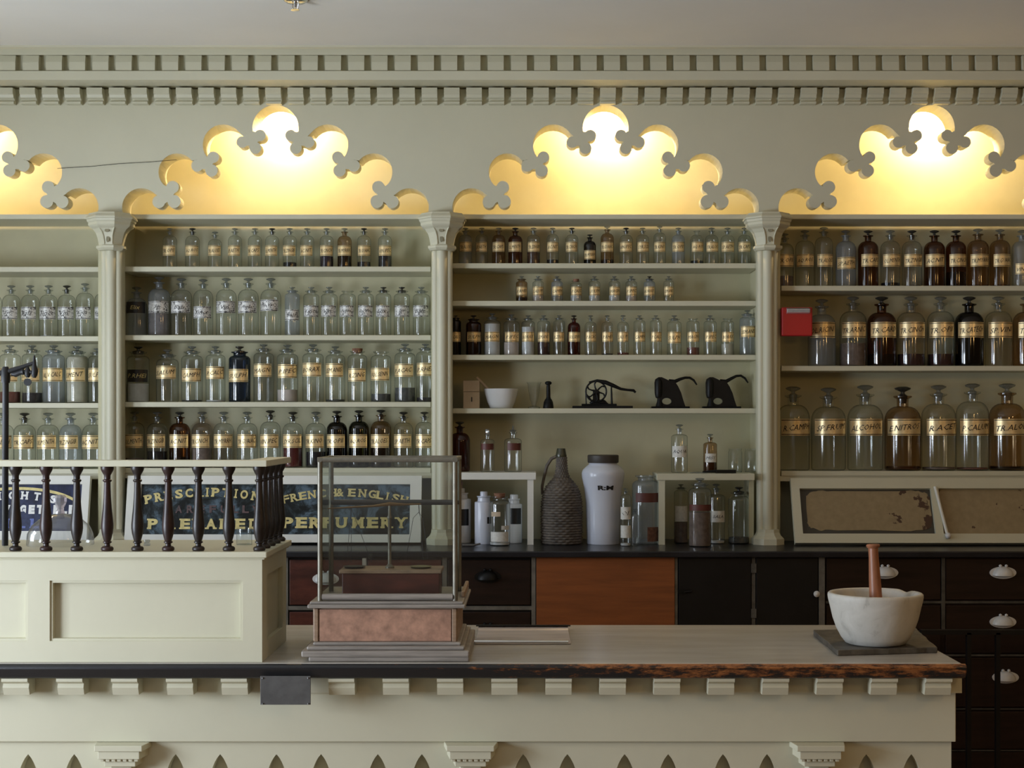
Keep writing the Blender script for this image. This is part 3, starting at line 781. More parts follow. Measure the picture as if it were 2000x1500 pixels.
# glass measure
cx = WX(1043, Yt)
t = thing('measuring_glass', 'conical glass measure with foot beside the white mortar', 'measuring glass', (cx, Yt, ZT))
MB().lathe([(0, 2*s_), (11*s_, 2*s_), (12*s_, 0), (11.5*s_, 3*s_), (4*s_, 5*s_), (4.5*s_, 9*s_), (8*s_, 18*s_), (11*s_, 35*s_), (12.5*s_, 48*s_), (15*s_, 51*s_)], (cx, Yt, ZT), 28, caps=False).build('glass_body', G['clear'], t, smooth=60)
# black corker
cx = WX(1071, Yt)
t = thing('iron_corker', 'upright black iron plunger tool with round knob', 'tool', (cx, Yt, ZT))
MB().lathe([(0, 0), (10.5*s_, 0), (10.5*s_, 3*s_), (9*s_, 13*s_), (8*s_, 14*s_), (7.5*s_, 16*s_), (6.5*s_, 18*s_)], (cx, Yt, ZT), 24).build('base', IRON, t, smooth=40)
MB().lathe([(7.6*s_, 13.5*s_), (7.9*s_, 14.5*s_), (7*s_, 16.2*s_)], (cx, Yt, ZT), 24).build('metal_band', PEWTER, t, smooth=40)
MB().lathe([(6*s_, 17*s_), (4.2*s_, 22*s_), (4*s_, 36*s_), (3.6*s_, 44*s_), (3*s_, 47*s_)], (cx, Yt, ZT), 20).build('shaft', IRON, t, smooth=40)
MB().lathe([(0, 46*s_), (5*s_, 46.5*s_), (6.8*s_, 49*s_), (6.5*s_, 51*s_), (4*s_, 53*s_), (0, 53.5*s_)], (cx, Yt, ZT), 20).build('knob', IRON, t, smooth=50)
# wheel press
def q(px, up): return (WX(px, Yt), ZT + up * s_)
t = thing('wheel_press', 'black cast iron press with spoked wheel and long lever', 'press', (WX(1177, Yt), Yt, ZT))
MB().prism_x([(Yt-.03, ZT), (Yt+.03, ZT), (Yt+.028, ZT+5*s_), (Yt-.028, ZT+5*s_)], WX(1118, Yt), WX(1235, Yt)).build('base', IRON, t, bevel=.001)
MB().prism_x([(Yt-.02, ZT+5*s_), (Yt+.02, ZT+5*s_), (Yt+.015, ZT+9*s_), (Yt-.015, ZT+9*s_)], WX(1136, Yt), WX(1204, Yt)).build('raised_bed', IRON, t)
wh = MB(); wc = Vector((WX(1164, Yt), Yt - .012, ZT + 33 * s_))
rim = [wc + Vector((20*s_*math.cos(R(a)), 0, 20*s_*math.sin(R(a)))) for a in range(0, 361, 15)]
wh.tube(rim, 1.7*s_, 8, caps=False)
for a in range(30, 390, 60):
    wh.tube([wc + Vector((u*math.cos(R(a + w2)), 0, u*math.sin(R(a + w2))))*s_ for u, w2 in ((3, 0), (9, 14), (15, 12), (20, 0))], [2.0*s_, 1.5*s_, 1.4*s_, 2*s_], 8)
wh.lathe([(0, 0), (4*s_, 0), (4*s_, 3*s_), (0, 3*s_)], (0, 0, 0), 16)
for j in range(len(wh.v)-34, len(wh.v)):
    a_, b2, c2 = wh.v[j]; wh.v[j] = (wc.x + a_, wc.y - .004 + c2, wc.z + b2)
wh.build('wheel', IRON, t, smooth=45)
lv = MB()
lv.tube([(q(1150, 0)[0], Yt-.012, q(0, 51)[1]), (q(1166, 0)[0], Yt-.012, q(0, 55)[1]), (q(1182, 0)[0], Yt-.012, q(0, 51)[1]), (q(1196, 0)[0], Yt-.012, q(0, 45)[1]), (q(1212, 0)[0], Yt-.012, q(0, 38)[1]), (q(1225, 0)[0], Yt-.012, q(0, 36)[1]), (q(1237, 0)[0], Yt-.012, q(0, 35)[1]), (q(1241, 0)[0], Yt-.012, q(0, 31)[1])],
        [1.5*s_, 2*s_, 4.2*s_, 4.0*s_, 2.8*s_, 2.4*s_, 2.8*s_, 2.2*s_], 10)
lv.build('lever', IRON, t, smooth=50)
up_ = MB()
up_.prism_z([(q(1158,0)[0], Yt-.008), (q(1171,0)[0], Yt-.008), (q(1171,0)[0], Yt+.008), (q(1158,0)[0], Yt+.008)], ZT+8*s_, ZT+34*s_)
up_.tube([(q(1145,0)[0], Yt, ZT+8*s_), (q(1144,0)[0], Yt, ZT+32*s_)], 1.2*s_, 8).tube([(q(1144,0)[0], Yt, ZT+29*s_), (q(1158,0)[0], Yt, ZT+12*s_)], 1.6*s_, 8)
up_.tube([(q(1195,0)[0], Yt, ZT+8*s_), (q(1194,0)[0], Yt, ZT+42*s_)], [2.2*s_, 1.5*s_], 8)
up_.tube([(q(1152,0)[0], Yt, ZT+10*s_), (q(1158,0)[0], Yt, ZT+13*s_), (q(1180,0)[0], Yt, ZT+12*s_), (q(1188,0)[0], Yt, ZT+7*s_)], [2*s_, 5*s_, 5*s_, 2*s_], 8)
up_.build('upright', IRON, t, smooth=45)
# two lever seal presses
def seal_press(dx, lab_, hook):
    t = thing('lever_press', lab_, 'press', (WX(1300 + dx, Yt), Yt, ZT), 'black lever presses on the fourth shelf')
    body = [(1288,4),(1279,17),(1281,19),(1279,48),(1280,56),(1286,60),(1292,60),(1300,57),(1307,53),(1317,51),(1321,46),(1328,34),(1333,20),(1337,6),(1337,2),(1288,2)]
    o_ = [q(x + dx, z) for x, z in body]
    o_ = [q(1285+dx, 1), q(1285+dx, 19)] + [q(x+dx, z) for x, z in [(1281,21),(1279,30),(1278.5,50),(1280,57),(1286,61),(1292,61),(1301,57),(1308,53.5),(1318,52),(1324,43),(1330,30),(1334,16),(1338,4),(1345,1)]]
    hole = [q(1302 + dx + 9.5*math.cos(R(a)), 14 + 6.5*math.sin(R(a))) for a in range(0, 360, 24)]
    plate(o_, [hole], Yt - .012, Yt + .012).build('body', IRON, t, bevel=.002)
    MB().prism_x([(Yt-.026, ZT), (Yt+.026, ZT), (Yt+.02, ZT+4*s_), (Yt-.02, ZT+4*s_)], WX(1272+dx, Yt), WX(1346+dx, Yt)).build('base', IRON, t, bevel=.001)
    MB().lathe([(8*s_, 3*s_), (7*s_, 8*s_), (5*s_, 14*s_), (4.5*s_, 20*s_)], (WX(1288+dx, Yt), Yt - .004, ZT), 16).build('die', IRON, t, smooth=40)
    MB().lathe([(6*s_, 22*s_), (7*s_, 26*s_), (7.5*s_, 52*s_), (5*s_, 58*s_)], (WX(1286+dx, Yt), Yt - .006, ZT), 18).build('plunger', IRON, t, smooth=40)
    pts = [(1306,54),(1318,52.5),(1328,57 + hook*.3),(1338,60 + hook*.8),(1347,60 + hook),(1355,55 + hook),(1361,46 + hook)]
    MB().tube([(q(x+dx, 0)[0], Yt, q(0, z)[1]) for x, z in pts], [3.5*s_, 4*s_, 3.2*s_, 2.6*s_, 2.4*s_, 2.2*s_, 1.4*s_], 10).build('lever', IRON, t, smooth=50)
seal_press(0, 'left black iron hand press with curved lever', 0)
seal_press(100, 'right black iron hand press with curved lever', 4)

# ------------------------------------------------------------------ back counter
ZW = 1.1115
wt = MB(); wt.box(XL, 3.2, YK, YB, ZW - 0.022, ZW)
tag(wt.build('worktop', BLACKTOP, bevel=.004), 'black wooden worktop along the back counter under the shelves', 'worktop')
YD = 5.135
def kx(px): return WX(px, YD)
def kz(py): return WZ(py, YD)
def cup_pull(parent, px, py, m, w_px=52, h_px=26):
    c0 = Vector((kx(px), YD - 0.010, kz(py))); a = M_(w_px/2, YD); h = M_(h_px, YD)
    plate([(c0.x + a*math.cos(R(k)), c0.z + h*.46*math.sin(R(k))) for k in range(0, 360, 15)], [], YD - .012, YD - .008, (mb := MB()))
    vs = []; fs = []; NU, NV = 14, 6
    for i in range(NU + 1):
        th = math.pi * i / NU; rr = math.sin(th)
        for j in range(NV + 1):
            ph = R(92) * j / NV
            vs.append((c0.x + a*.78*math.cos(th), c0.y - .028*rr*math.sin(ph), c0.z - h*.18 + h*.66*rr*math.cos(ph)))
    for i in range(NU):
        for j in range(NV):
            A_ = i*(NV+1)+j; fs.append((A_, A_+NV+1, A_+NV+2, A_+1))
    mb.add(vs, fs)
    for sg in (-1, 1):
        mb.lathe([(0, -.006), (.005, -.003), (.006, 0), (.005, .003), (0, .006)], (c0.x + sg*a*.22, c0.y - .005, c0.z + h*.52), 10)
    mb.build('pull', m, parent, smooth=50)
def drawer(parent, x0, x1, y0, y1, m, pull=None, pm=None):
    d = MB().box(kx(x0), kx(x1), YD - 0.008, YD + 0.02, kz(y1), kz(y0)).build('drawer', m, parent, bevel=.002)
    if pull: cup_pull(d, pull[0], pull[1], pm)
    return d
def unit(label, x0, x1, m):
    t = thing('base_cabinet', label, 'cabinet', (kx((x0+x1)/2), YD + .25, 0))
    MB().box(kx(x0), kx(x1), YD + 0.001, YB - .01, 0.0, ZW - .0225).build('carcass', m, t)
    return t
t = unit('reddish drawer cabinet of the back counter, left of the orange-brown door', 400, 1046.2, BLACKWOOD)
for (x0, x1, pl, mm) in [(405, 553, None, None), (566, 708, (637, 1130), PORC), (719, 862, None, None), (875, 1036, (953, 1126), IRON)]:
    drawer(t, x0, x1, 1093, 1181, REDWOOD if x0 < 800 else DARKWOOD, pl, mm)
    drawer(t, x0, x1, 1195, 1280, REDWOOD if x0 < 800 else DARKWOOD, (pl[0], 1231) if pl and x0 > 800 else None, mm)
st = MB()
for x0, x1 in [(555, 563), (710, 717), (864, 873), (1038, 1046)]: st.box(kx(x0), kx(x1), YD - .006, YD + .002, .2, 1.089)
for y0, y1 in [(1183.5, 1191), (1282, 1289)]: st.box(kx(400), kx(1038), YD - .005, YD + .002, kz(y1), kz(y0))
st.build('divider_strips', GREYSTRIP, t)
t = unit('plain orange-brown wooden door cabinet in the back counter', 1046.5, 1323.2, BLACKWOOD)
MB().box(kx(1047.5), kx(1317), YD - .012, YD + .01, .25, 1.089).build('door', BROWNWOOD, t, bevel=.001)
MB().box(kx(1317.5), kx(1323), YD - .006, YD + .002, .2, 1.089).build('divider_strip', GREYSTRIP, t)
t = unit('black two-door cabinet in the back counter beside the orange-brown door', 1323.5, 1597.6, BLACKWOOD)
d1 = MB().box(kx(1325), kx(1466), YD - .012, YD + .01, .25, 1.088).build('door', BLACKWOOD, t, bevel=.002)
lt = MB(); lt.box(kx(1324), kx(1338), YD - .018, YD - .010, kz(1158), kz(1150)); lt.tube([(kx(1336), YD - .016, kz(1155)), (kx(1350), YD - .016, kz(1154))], .004, 8)
lt.build('latch', IRON, d1, smooth=40)
d2 = MB().box(kx(1476), kx(1596.5), YD - .012, YD + .01, .25, 1.088).build('door', BLACKWOOD, t, bevel=.002)
kc = (kx(1591.5), kz(1158))
MB().tube([(kc[0], YD - .010, kc[1]), (kc[0], YD - .022, kc[1]), (kc[0], YD - .026, kc[1]), (kc[0], YD - .034, kc[1]), (kc[0], YD - .039, kc[1])], [.004, .004, .010, .011, .005], 16).build('knob', PORC, d2, smooth=50)
hs = MB(); hs.box(kx(1467.5), kx(1474.5), YD - .008, YD + .002, .2, 1.088)
hs.box(kx(1466), kx(1476), YD - .015, YD - .012, kz(1118), kz(1100)); hs.box(kx(1466), kx(1476), YD - .015, YD - .012, kz(1206), kz(1188))
hs.build('hinge_strip', simple('dull_hinge_strip', (.10, .095, .085), .6, var=.5, scale=30), t)
t = unit('dark drawer cabinet with white cup pulls at the right end', 1598, 2200, DARKWOOD)
MB().box(kx(1598), kx(1609.5), YD - .012, YD + .002, .2, 1.089).build('divider_strip', GREYSTRIP, t)
for x0, x1, xp in [(1613, 1836, 1727), (1846, 2070, 1957)]:
    for y0, y1, yp in [(1089, 1171, 1118), (1182, 1229, 1214), (1237, 1275, None), (1284, 1380, 1322), (1389, 1462, None), (1468, 1560, None)]:
        drawer(t, x0, x1, y0, y1, DARKWOOD, (xp + (5 if yp == 1322 else 0), yp) if yp and (xp > 1800 or yp == 1118) else None, PORC)
MB().box(kx(1837.5), kx(1844.5), YD - .010, YD + .002, kz(1230), 1.089).build('divider_strip', GREYDK, t)
rr = MB()
for y0, y1 in [(1173.5, 1178), (1231, 1234), (1277.5, 1281), (1383, 1385), (1464, 1466)]: rr.box(kx(1612), kx(2100), YD - .009, YD + .002, kz(y1), kz(y0))
rr.build('drawer_rail', GREYDK, t)
# two dark posts in front of the drawers
ps = MB(); ps.box(WX(1889, 4.95), WX(1897, 4.95), 4.95, 4.97, 0, WZ(1236, 4.95)); ps.box(WX(1946, 4.95), WX(1954, 4.95), 4.95, 4.97, 0, WZ(1236, 4.95)); ps.box(WX(1800, 4.95), WX(2120, 4.95), 4.95, 4.98, WZ(1240, 4.95), WZ(1231, 4.95))
tag(ps.build('dark_stand', BLACKWOOD), 'black open stand frame before the right drawers', 'stand')

# ------------------------------------------------------------------ flap doors with signs
SER = {'P': [(.13,0),(.1,1)], 'R': [(.13,0),(.1,1),(.9,0)], 'E': [(.1,0),(.1,1)], 'S': [], 'C': [], 'I': [(.5,0),(.5,1)], 'T': [(.5,0)], 'O': [], 'N': [(.13,0),(.1,1),(.9,1)],
       'A': [(.1,0),(.9,0)], 'D': [(.1,0),(.1,1)], 'F': [(.13,0),(.1,1)], 'H': [(.13,0),(.13,1),(.87,0),(.87,1)], '&': [], 'G': [], 'L': [(.1,0),(.1,1)], 'U': [(.13,1),(.87,1)],
       'M': [(.1,0),(.1,1),(.9,0),(.9,1)], 'Y': [(.5,0),(.1,1),(.9,1)], "'": [], 'W': [(.08,1),(.92,1),(.5,1)], 'V': [(.1,1),(.9,1)], 'B': [(.1,0),(.1,1)], '.': []}
def letter(mb, ch, x, z, hgt, wid, ang, y, serif=True, bold=.035):
    vs, fs, tw, th = text2d(ch, bold, .004, 3)
    L = []
    zoff = th if ch == "'" else None
    for a, b2, c2 in vs:
        hh = hgt
        L.append([(a / tw - .5) * wid, (b2 / th) * hh, c2])
    if ch == "'": L = [[a*.25, hgt*.65 + b2*.35, c2] for a, b2, c2 in L]
    if ch == 'I': L = [[a*.42, b2, c2] for a, b2, c2 in L]
    F = list(fs)
    if serif:
        sw = max(wid*.40, hgt*.36); shh = hgt*.15
        for fx, fz in SER.get(ch, []):
            n0 = len(L); xc = (fx - .5)*wid*(0.42 if ch == 'I' else 1); zc = fz*hgt - (shh if fz == 1 else 0)
            for aa, bb in ((-sw/2, 0), (sw/2, 0), (sw/2, shh), (-sw/2, shh)): L.append([xc + aa, zc + bb, .0045])
            F.append((n0, n0+1, n0+2, n0+3))
    ca, sa = math.cos(ang), math.sin(ang)
    mb.add([(x + a*ca - b2*sa, y - c2*.3 - .0004, z + a*sa + b2*ca) for a, b2, c2 in L], F)
def word(mb, st, xs, zf, hgt, wid, y, serif=True, angf=None, bold=.035):
    for ch, x in zip(st, xs):
        letter(mb, ch, x, zf(x), hgt, wid * (.5 if ch == 'I' else 1), angf(x) if angf else 0, y, serif, bold)

def flap(x0, x1, y0, y1, Yh, lean, label, panels):
    """top-hinged door; built upright round its hinge line and then swung out"""
    H0 = WZ(y0, Yh); z1 = H0 - (ZW + .007)
    hgt = math.hypot(z1, lean)
    t = thing('flap_door', label, 'cabinet door', (WX((x0+x1)/2, Yh), Yh, H0))
    ox = org(t).x
    return t, hgt, ox, math.asin(lean / hgt)
def lx(px, Y, ox): return WX(px, Y) - ox
def frame_mb(X0, X1, Z0, Z1, holes):
    return plate([(X0, Z0), (X1, Z0), (X1, Z1), (X0, Z1)], [[(a, c_), (b2, c_), (b2, d), (a, d)] for a, b2, c_, d in holes], -.011, .011)
# second bay : PRESCRIPTIONS PREPARED / FRENCH & ENGLISH PERFUMERY
Yh = 5.43
t, H, ox, an = flap(251, 824, 930, 1071, Yh, .05, 'white framed sign flap lettered PRESCRIPTIONS PREPARED and FRENCH & ENGLISH PERFUMERY', 2)
L_ = lambda px: lx(px, Yh, ox)
pz = lambda py: -(py - 930) / (1071 - 930) * H
frame_mb(L_(251), L_(824), -H, 0, [(L_(278), L_(524), pz(1054), pz(948)), (L_(550), L_(802), pz(1054), pz(948))]).build('frame', WHITEP, t, local=True, bevel=.0015)
MB().box(L_(276), L_(526), .004, .009, pz(1056), pz(946)).build('sign_glass', SIGN, t, local=True)
sg = [o for o in t.children if o.name.startswith('sign_glass')][-1]
MB().box(L_(548), L_(804), .004, .009, pz(1056), pz(946)).build('sign_glass', SIGN, t, local=True)
sg2 = [o for o in t.children if o.name.startswith('sign_glass')][-1]
mb = MB()
xs = [L_(v) for v in (294, 313.5, 332, 352, 371.5, 391, 406, 422, 442, 461, 477, 499, 515)]
def arcz(px_c, half, top, drop): return lambda x: pz(top + drop * ((x - L_(px_c)) / (L_(px_c + half) - L_(px_c))) ** 2)
def arca(px_c, half, drop): return lambda x: -2 * drop * H/141 * (x - L_(px_c)) / (L_(px_c + half) - L_(px_c)) ** 2
word(mb, 'PRESCRIPTIONS', xs, arcz(410, 115, 973.5, 14), H*19/141, H*16/141, .0035, angf=arca(410, 115, 14), bold=.04)
word(mb, 'PREPARED', [L_(v) for v in (303, 336, 366, 390, 416, 443, 473, 500)], lambda x: pz(1042), H*22/141, H*21/141, .0035, bold=.045)
mb.build('gold_lettering', GOLDLET, sg, local=True)
mb = MB()
xs = [L_(v) for v in (561, 577.5, 594, 611, 631, 651, 665, 688, 708, 727, 742, 756, 772, 788)]
word(mb, 'FRENCH&ENGLISH', xs, arcz(672, 118, 973, 16), H*17/141, H*15.5/141, .0035, angf=arca(672, 118, 16), bold=.03)
word(mb, 'PERFUMERY', [L_(v) for v in (565, 592, 618, 643, 669, 701, 730, 757, 785)], lambda x: pz(1040), H*23/141, H*23/141, .0035, bold=.045)
mb.build('gold_lettering', GOLDLET, sg2, local=True)
mb = MB(); word(mb, 'CAREFULLY', [L_(v) for v in (330, 352, 374, 396, 418, 440, 462, 482, 500)], lambda x: pz(1008), H*16/141, H*14/141, .0035, serif=False)
mb.build('faded_lettering', RUSTLET, sg, local=True)
t.rotation_euler.x = -an
# leftmost bay : WRIGHT'S ... VEGETABLE
t, H, ox, an = flap(-420, 178, 930, 1071, Yh, .05, "white framed sign flap lettered WRIGHT'S VEGETABLE on navy glass", 1)
frame_mb(L_(-420), L_(178), -H, 0, [(L_(-393), L_(-140), pz(1047), pz(948)), (L_(-112), L_(163), pz(1047), pz(948))]).build('frame', WHITEP, t, local=True, bevel=.0015)
MB().box(L_(-395), L_(-138), .004, .009, pz(1049), pz(946)).build('sign_glass', SIGNB, t, local=True)
MB().box(L_(-114), L_(165), .004, .009, pz(1049), pz(946)).build('sign_glass', SIGNB, t, local=True)
sg = [o for o in t.children if o.name.startswith('sign_glass')][-1]
mb = MB()
cx0 = 36
word(mb, "WRIGHT'S", [L_(v) for v in (-38, -16, 3, 26, 50, 74, 92, 105)], arcz(cx0, 110, 979, 21), H*17/141, H*14/141, .0035, angf=arca(cx0, 110, 21), bold=.05)
word(mb, 'VEGETABLE', [L_(v) for v in (18, 34, 49, 66, 82, 98, 114, 129, 144)], lambda x: pz(1010), H*19/141, H*13/141, .0035, serif=False, bold=.08)
mb.build('white_lettering', WHITELET, sg, local=True)
mb = MB(); word(mb, 'PILLS', [L_(v) for v in (-10, 22, 48, 74, 100)], lambda x: pz(1040), H*20/141, H*18/141, .0035)
mb.build('blue_lettering', BLUELET, sg, local=True)
mb = MB()
pts = []
N_ = 40
inn = []; out_ = []
for i in range(N_ + 1):
    px = cx0 + 125 * (-1 + 2*i/N_); d_ = (px - cx0) / 125
    yy = 953 + 48 * (1 - math.sqrt(max(0, 1 - d_*d_*.96)))
    out_.append((L_(px), pz(yy))); inn.append((L_(px), pz(yy + 6)))
plate(out_ + inn[::-1], [], .002, .0035, mb)
mb.build('gold_border', GOLDLET, sg, local=True)
t.rotation_euler.x = -an
# rightmost bay : peeling panels
t, H, ox, an = flap(1543, 2130, 936, 1062, Yh, .10, 'cream framed flap door with peeling brown-spotted panes, hanging slightly open', 2)
pz = lambda py: -(py - 936) / (1062 - 936) * H
frame_mb(L_(1543), L_(2130), -H, 0, [(L_(1559), L_(1814), pz(1044), pz(956)), (L_(1829), L_(2110), pz(1044), pz(956))]).build('frame', PAINT, t, local=True, bevel=.0015)
MB().box(L_(1557), L_(1816), .004, .009, pz(1046), pz(954)).build('dark_pane', PEELBACK, t, local=True)
dp = [o for o in t.children if o.name.startswith('dark_pane')][-1]
pl = []
random.seed(3)
for i in range(60):
    a = 2*math.pi*i/60; ca, sa = math.cos(a), math.sin(a)
    ex = 121 * (abs(ca) ** .28) * (1 if ca > 0 else -1); ez = 39 * (abs(sa) ** .28) * (1 if sa > 0 else -1)
    pl.append((L_(1691 + ex + random.uniform(-1.5, 1.5)), pz(997 - ez + random.uniform(-1.5, 1.5))))
plate(pl, [], .0022, .0038).build('peeling_backing', PEEL, dp, local=True)
MB().box(L_(1827), L_(2112), .004, .009, pz(1046), pz(954)).build('brown_pane', PEEL, t, local=True)
MB().tube([(L_(1822), -.016, pz(954)), (L_(1835), -.016, pz(1048))], .006, 10).build('stay_rod', WHITEP, t, local=True, smooth=40)
MB().lathe([(0, -.012), (.008, -.009), (.0115, 0), (.008, .009), (0, .012)], (L_(1835), -.022, pz(1050)), 16).build('knob', PORC, t, local=True, smooth=50)
t.rotation_euler.x = -an
random.seed(11)

# ------------------------------------------------------------------ fire alarm
Ya = 5.40
t = thing('fire_alarm', 'red fire alarm strobe fixed beside the third column', 'alarm', (WX(1557, Ya), Ya + .05, WZ(656, Ya)))
MB().box(WX(1527, Ya), WX(1587, Ya), Ya, Ya + .045, WZ(656, Ya), WZ(600, Ya)).build('housing', RED, t, bevel=.004)
MB().box(WX(1524, Ya + .06), WX(1582, Ya + .06), Ya + .045, Ya + .09, WZ(652, Ya), WZ(604, Ya)).build('back_box', RED, t, bevel=.003)
ln = MB(); x0, x1 = WX(1536, Ya), WX(1581, Ya); za, zb2 = WZ(613, Ya), WZ(601, Ya)
ln.prism_x([(Ya + .001, za), (Ya - .014, za + .004), (Ya - .016, zb2 - .006), (Ya + .001, zb2)], x0, x1)
ln.build('strobe_lens', LENS, t, bevel=.002)

# ------------------------------------------------------------------ lower niche of the third bay
ZN = ZW + .0006
def stand(x0, x1, y0, y1, leg, label, Yf=5.36):
    t = thing('small_shelf_stand', label, 'stand', (WX((x0+x1)/2, Yf), Yf + .1, ZN))
    zt = WZ(y0, Yf)
    MB().box(WX(x0, Yf), WX(x1, Yf), Yf, Yf + .20, zt - M_(y1 - y0, Yf), zt).build('stand_top', PAINT if leg > 1200 else WHITEP, t, bevel=.0015)
    MB().box(WX(leg, Yf), WX(leg + 12, Yf), Yf + .006, Yf + .19, ZN, zt - M_(y1 - y0, Yf)).build('leg', PAINT if leg > 1200 else WHITEP, t)
    lo = x0 if leg > 1000 and leg < 1200 else x1
    far = WX(886, Yf + .03) if leg < 1200 else WX(1466, Yf + .03)
    MB().box(far, far + .018, Yf + .07, Yf + .19, ZN, zt - M_(y1 - y0, Yf)).build('leg', PAINT2, t)
    return zt
ZA = stand(884, 1047, 923, 937, 1030, 'white raised shelf stand at the left of the open niche') + .0006
ZB = stand(1283, 1474, 925, 938, 1287, 'cream raised shelf stand at the right of the open niche') + .0006
def one(px, base_z, w_, h, kind, g, cont, label, Y, lab=None, ly=None, txt=None, stop='glass', half=62, group=None, base_py=None, **kw):
    return bottle(px, base_z, w_, h, kind, g, cont, lab, txt, label, group, Y, ly, half, stop, **kw)
one(898, ZA, 40, 97, 'N', 'red', None, 'large dark amber bottle on the left stand beside the column', 5.50)
one(952, ZA, 27, 80, 'Q', C, None, 'narrow clear bottle with brick-red label and cube stopper', 5.44, 'red', (55, 43), stop='cube', rot=0)
one(1002, ZA, 34, 86, 'Q', C, None, 'wider clear bottle with brick-red label and pointed stopper', 5.44, 'red', (56, 42), stop='spire', half=50, rot=12)
one(1327, ZB, 32, 94, 'Q', C, None, 'clear bottle with white paper label on the right stand', 5.46, 'paper', (52, 30), 'AQUA', half=60, rot=-5)
one(1387, ZB, 27, 75, 'Q', 'brown', ('brown', 20), 'small amber square-shouldered bottle with white label on the right stand', 5.48, 'paper', (37, 20), 'MIST', half=50, rot=0)
for px, lab_ in ((1436, 'left empty glass tumbler on the right stand'), (1468, 'right empty glass tumbler on the right stand')):
    Yj = 5.50; s2 = Yj/FPX
    t = thing('glass_tumbler', lab_, 'glass', (WX(px, Yj), Yj, ZB), 'glass tumblers on the right stand')
    MB().lathe([(0, 3*s2), (12*s2, 2*s2), (13*s2, 0), (13.5*s2, 4*s2), (13.5*s2, 40*s2), (12*s2, 42*s2), (13*s2, 46*s2)], (WX(px, Yj), Yj, ZB), 28, caps=False).build('glass_body', G['clear'], t, smooth=50)
sp = MB(); Yp = 5.40; zz = ZB
sp.tube([(WX(1372, Yp), Yp, zz + .004), (WX(1400, Yp), Yp, zz + .007)], [.003, .006], 8); sp.box(WX(1398, Yp), WX(1437, Yp), Yp - .012, Yp + .012, zz, zz + .012)
tag(sp.build('spatula', IRON, bevel=.001), 'dark flat tool lying on the right stand before the tumblers', 'tool')
cl = MB(); cl.lathe([(0, 0), (.032, 0), (.034, .002), (0, .005)], (WX(1364, 5.41), 5.40, ZB), 20, sy=.5)
tag(cl.build('glass_disc', G['milky'], smooth=40), 'small cloudy glass disc lying on the right stand', 'dish')

def ceramic_jar(px, w_, h, label, m, labpx=None, lid_w=.36, Y=5.44, neck=.5, group='white ceramic jars under the left stand', rot=0, roundl=False):
    s2 = Y/FPX; r = w_*s2/2; hh = h*s2
    t = thing('ceramic_jar', label, 'jar', (WX(px, Y), Y, ZN), group)
    t.rotation_euler.z = R(rot)
    zs = hh*.80
    b = MB(); b.lathe([(0, 0), (r*.96, 0), (r, .004), (r, zs - .004), (r*.96, zs), (r*neck*1.35, zs + .003), (r*neck*1.3, hh*.88), (r*neck*1.5, hh*.90), (r*neck*1.5, hh*.915), (r*.4, hh*.915)], n=32)
    b.build('jar_body', m, t, smooth=40, local=True)
    MB().lathe([(0, hh*.915), (r*lid_w*1.1, hh*.915), (r*lid_w*1.1, hh*.98), (r*lid_w, hh), (0, hh)], n=24).build('lid', m, t, smooth=40, local=True)
    if labpx:
        b = MB(); b.add(*strip(r*1.012, labpx[0]*s2, labpx[1]*s2, labpx[2], labpx[3])); b.build('label', BLACKLAB, t, local=True)
    return t
t = ceramic_jar(900, 40, 106, 'white ceramic jar with black and red label, leftmost under the stand', PORC, (34, 66, -52, 52), Y=5.48)
MB().lathe([(0, 0), (.007, 0), (.005, .01), (.009, .02), (.004, .03), (0, .034)], (0, 0, 106*5.48/FPX - .001), 12).build('pink_finial', simple('pink_porcelain', (.5, .3, .25), .4), t, local=True, smooth=50)
t = ceramic_jar(945, 36, 102, 'bluish white ceramic jar standing left of the corked bottle', PORCB, (40, 53, 22, 55), Y=5.42)
t = ceramic_jar(1004, 32, 94, 'white ceramic jar with black label behind the corked bottle', PORC, (37, 68, -25, 58), Y=5.47, lid_w=.45)
one(976, ZN, 41, 106, 'W', C, ('white', 6), 'clear corked bottle with paper labels before two white jars', 5.355, 'paper', (27, 8), None, stop='cork', half=55, rot=0)
lo = [o for o in COL.objects if o.get('label') == 'clear corked bottle with paper labels before two white jars'][0]
s2 = 5.355/FPX
for (z0, z1, a0, a1, mm) in [(31, 39, 10, 62, WHITELAB), (57, 66, -50, 5, PALEWOOD)]:
    b = MB(); b.add(*strip(20.5*s2*1.015, z0*s2, z1*s2, a0, a1)); b.build('label', mm, lo, local=True)
sp = MB(); sp.tube([(WX(903, 5.3), 5.30, ZN + .004), (WX(925, 5.3), 5.30, ZN + .004), (WX(938, 5.3), 5.31, ZN + .009)], [.007, .004, .003], 8)
tag(sp.build('small_scoop', PEWTER, smooth=40), 'small metal scoop lying before the white jars', 'scoop')

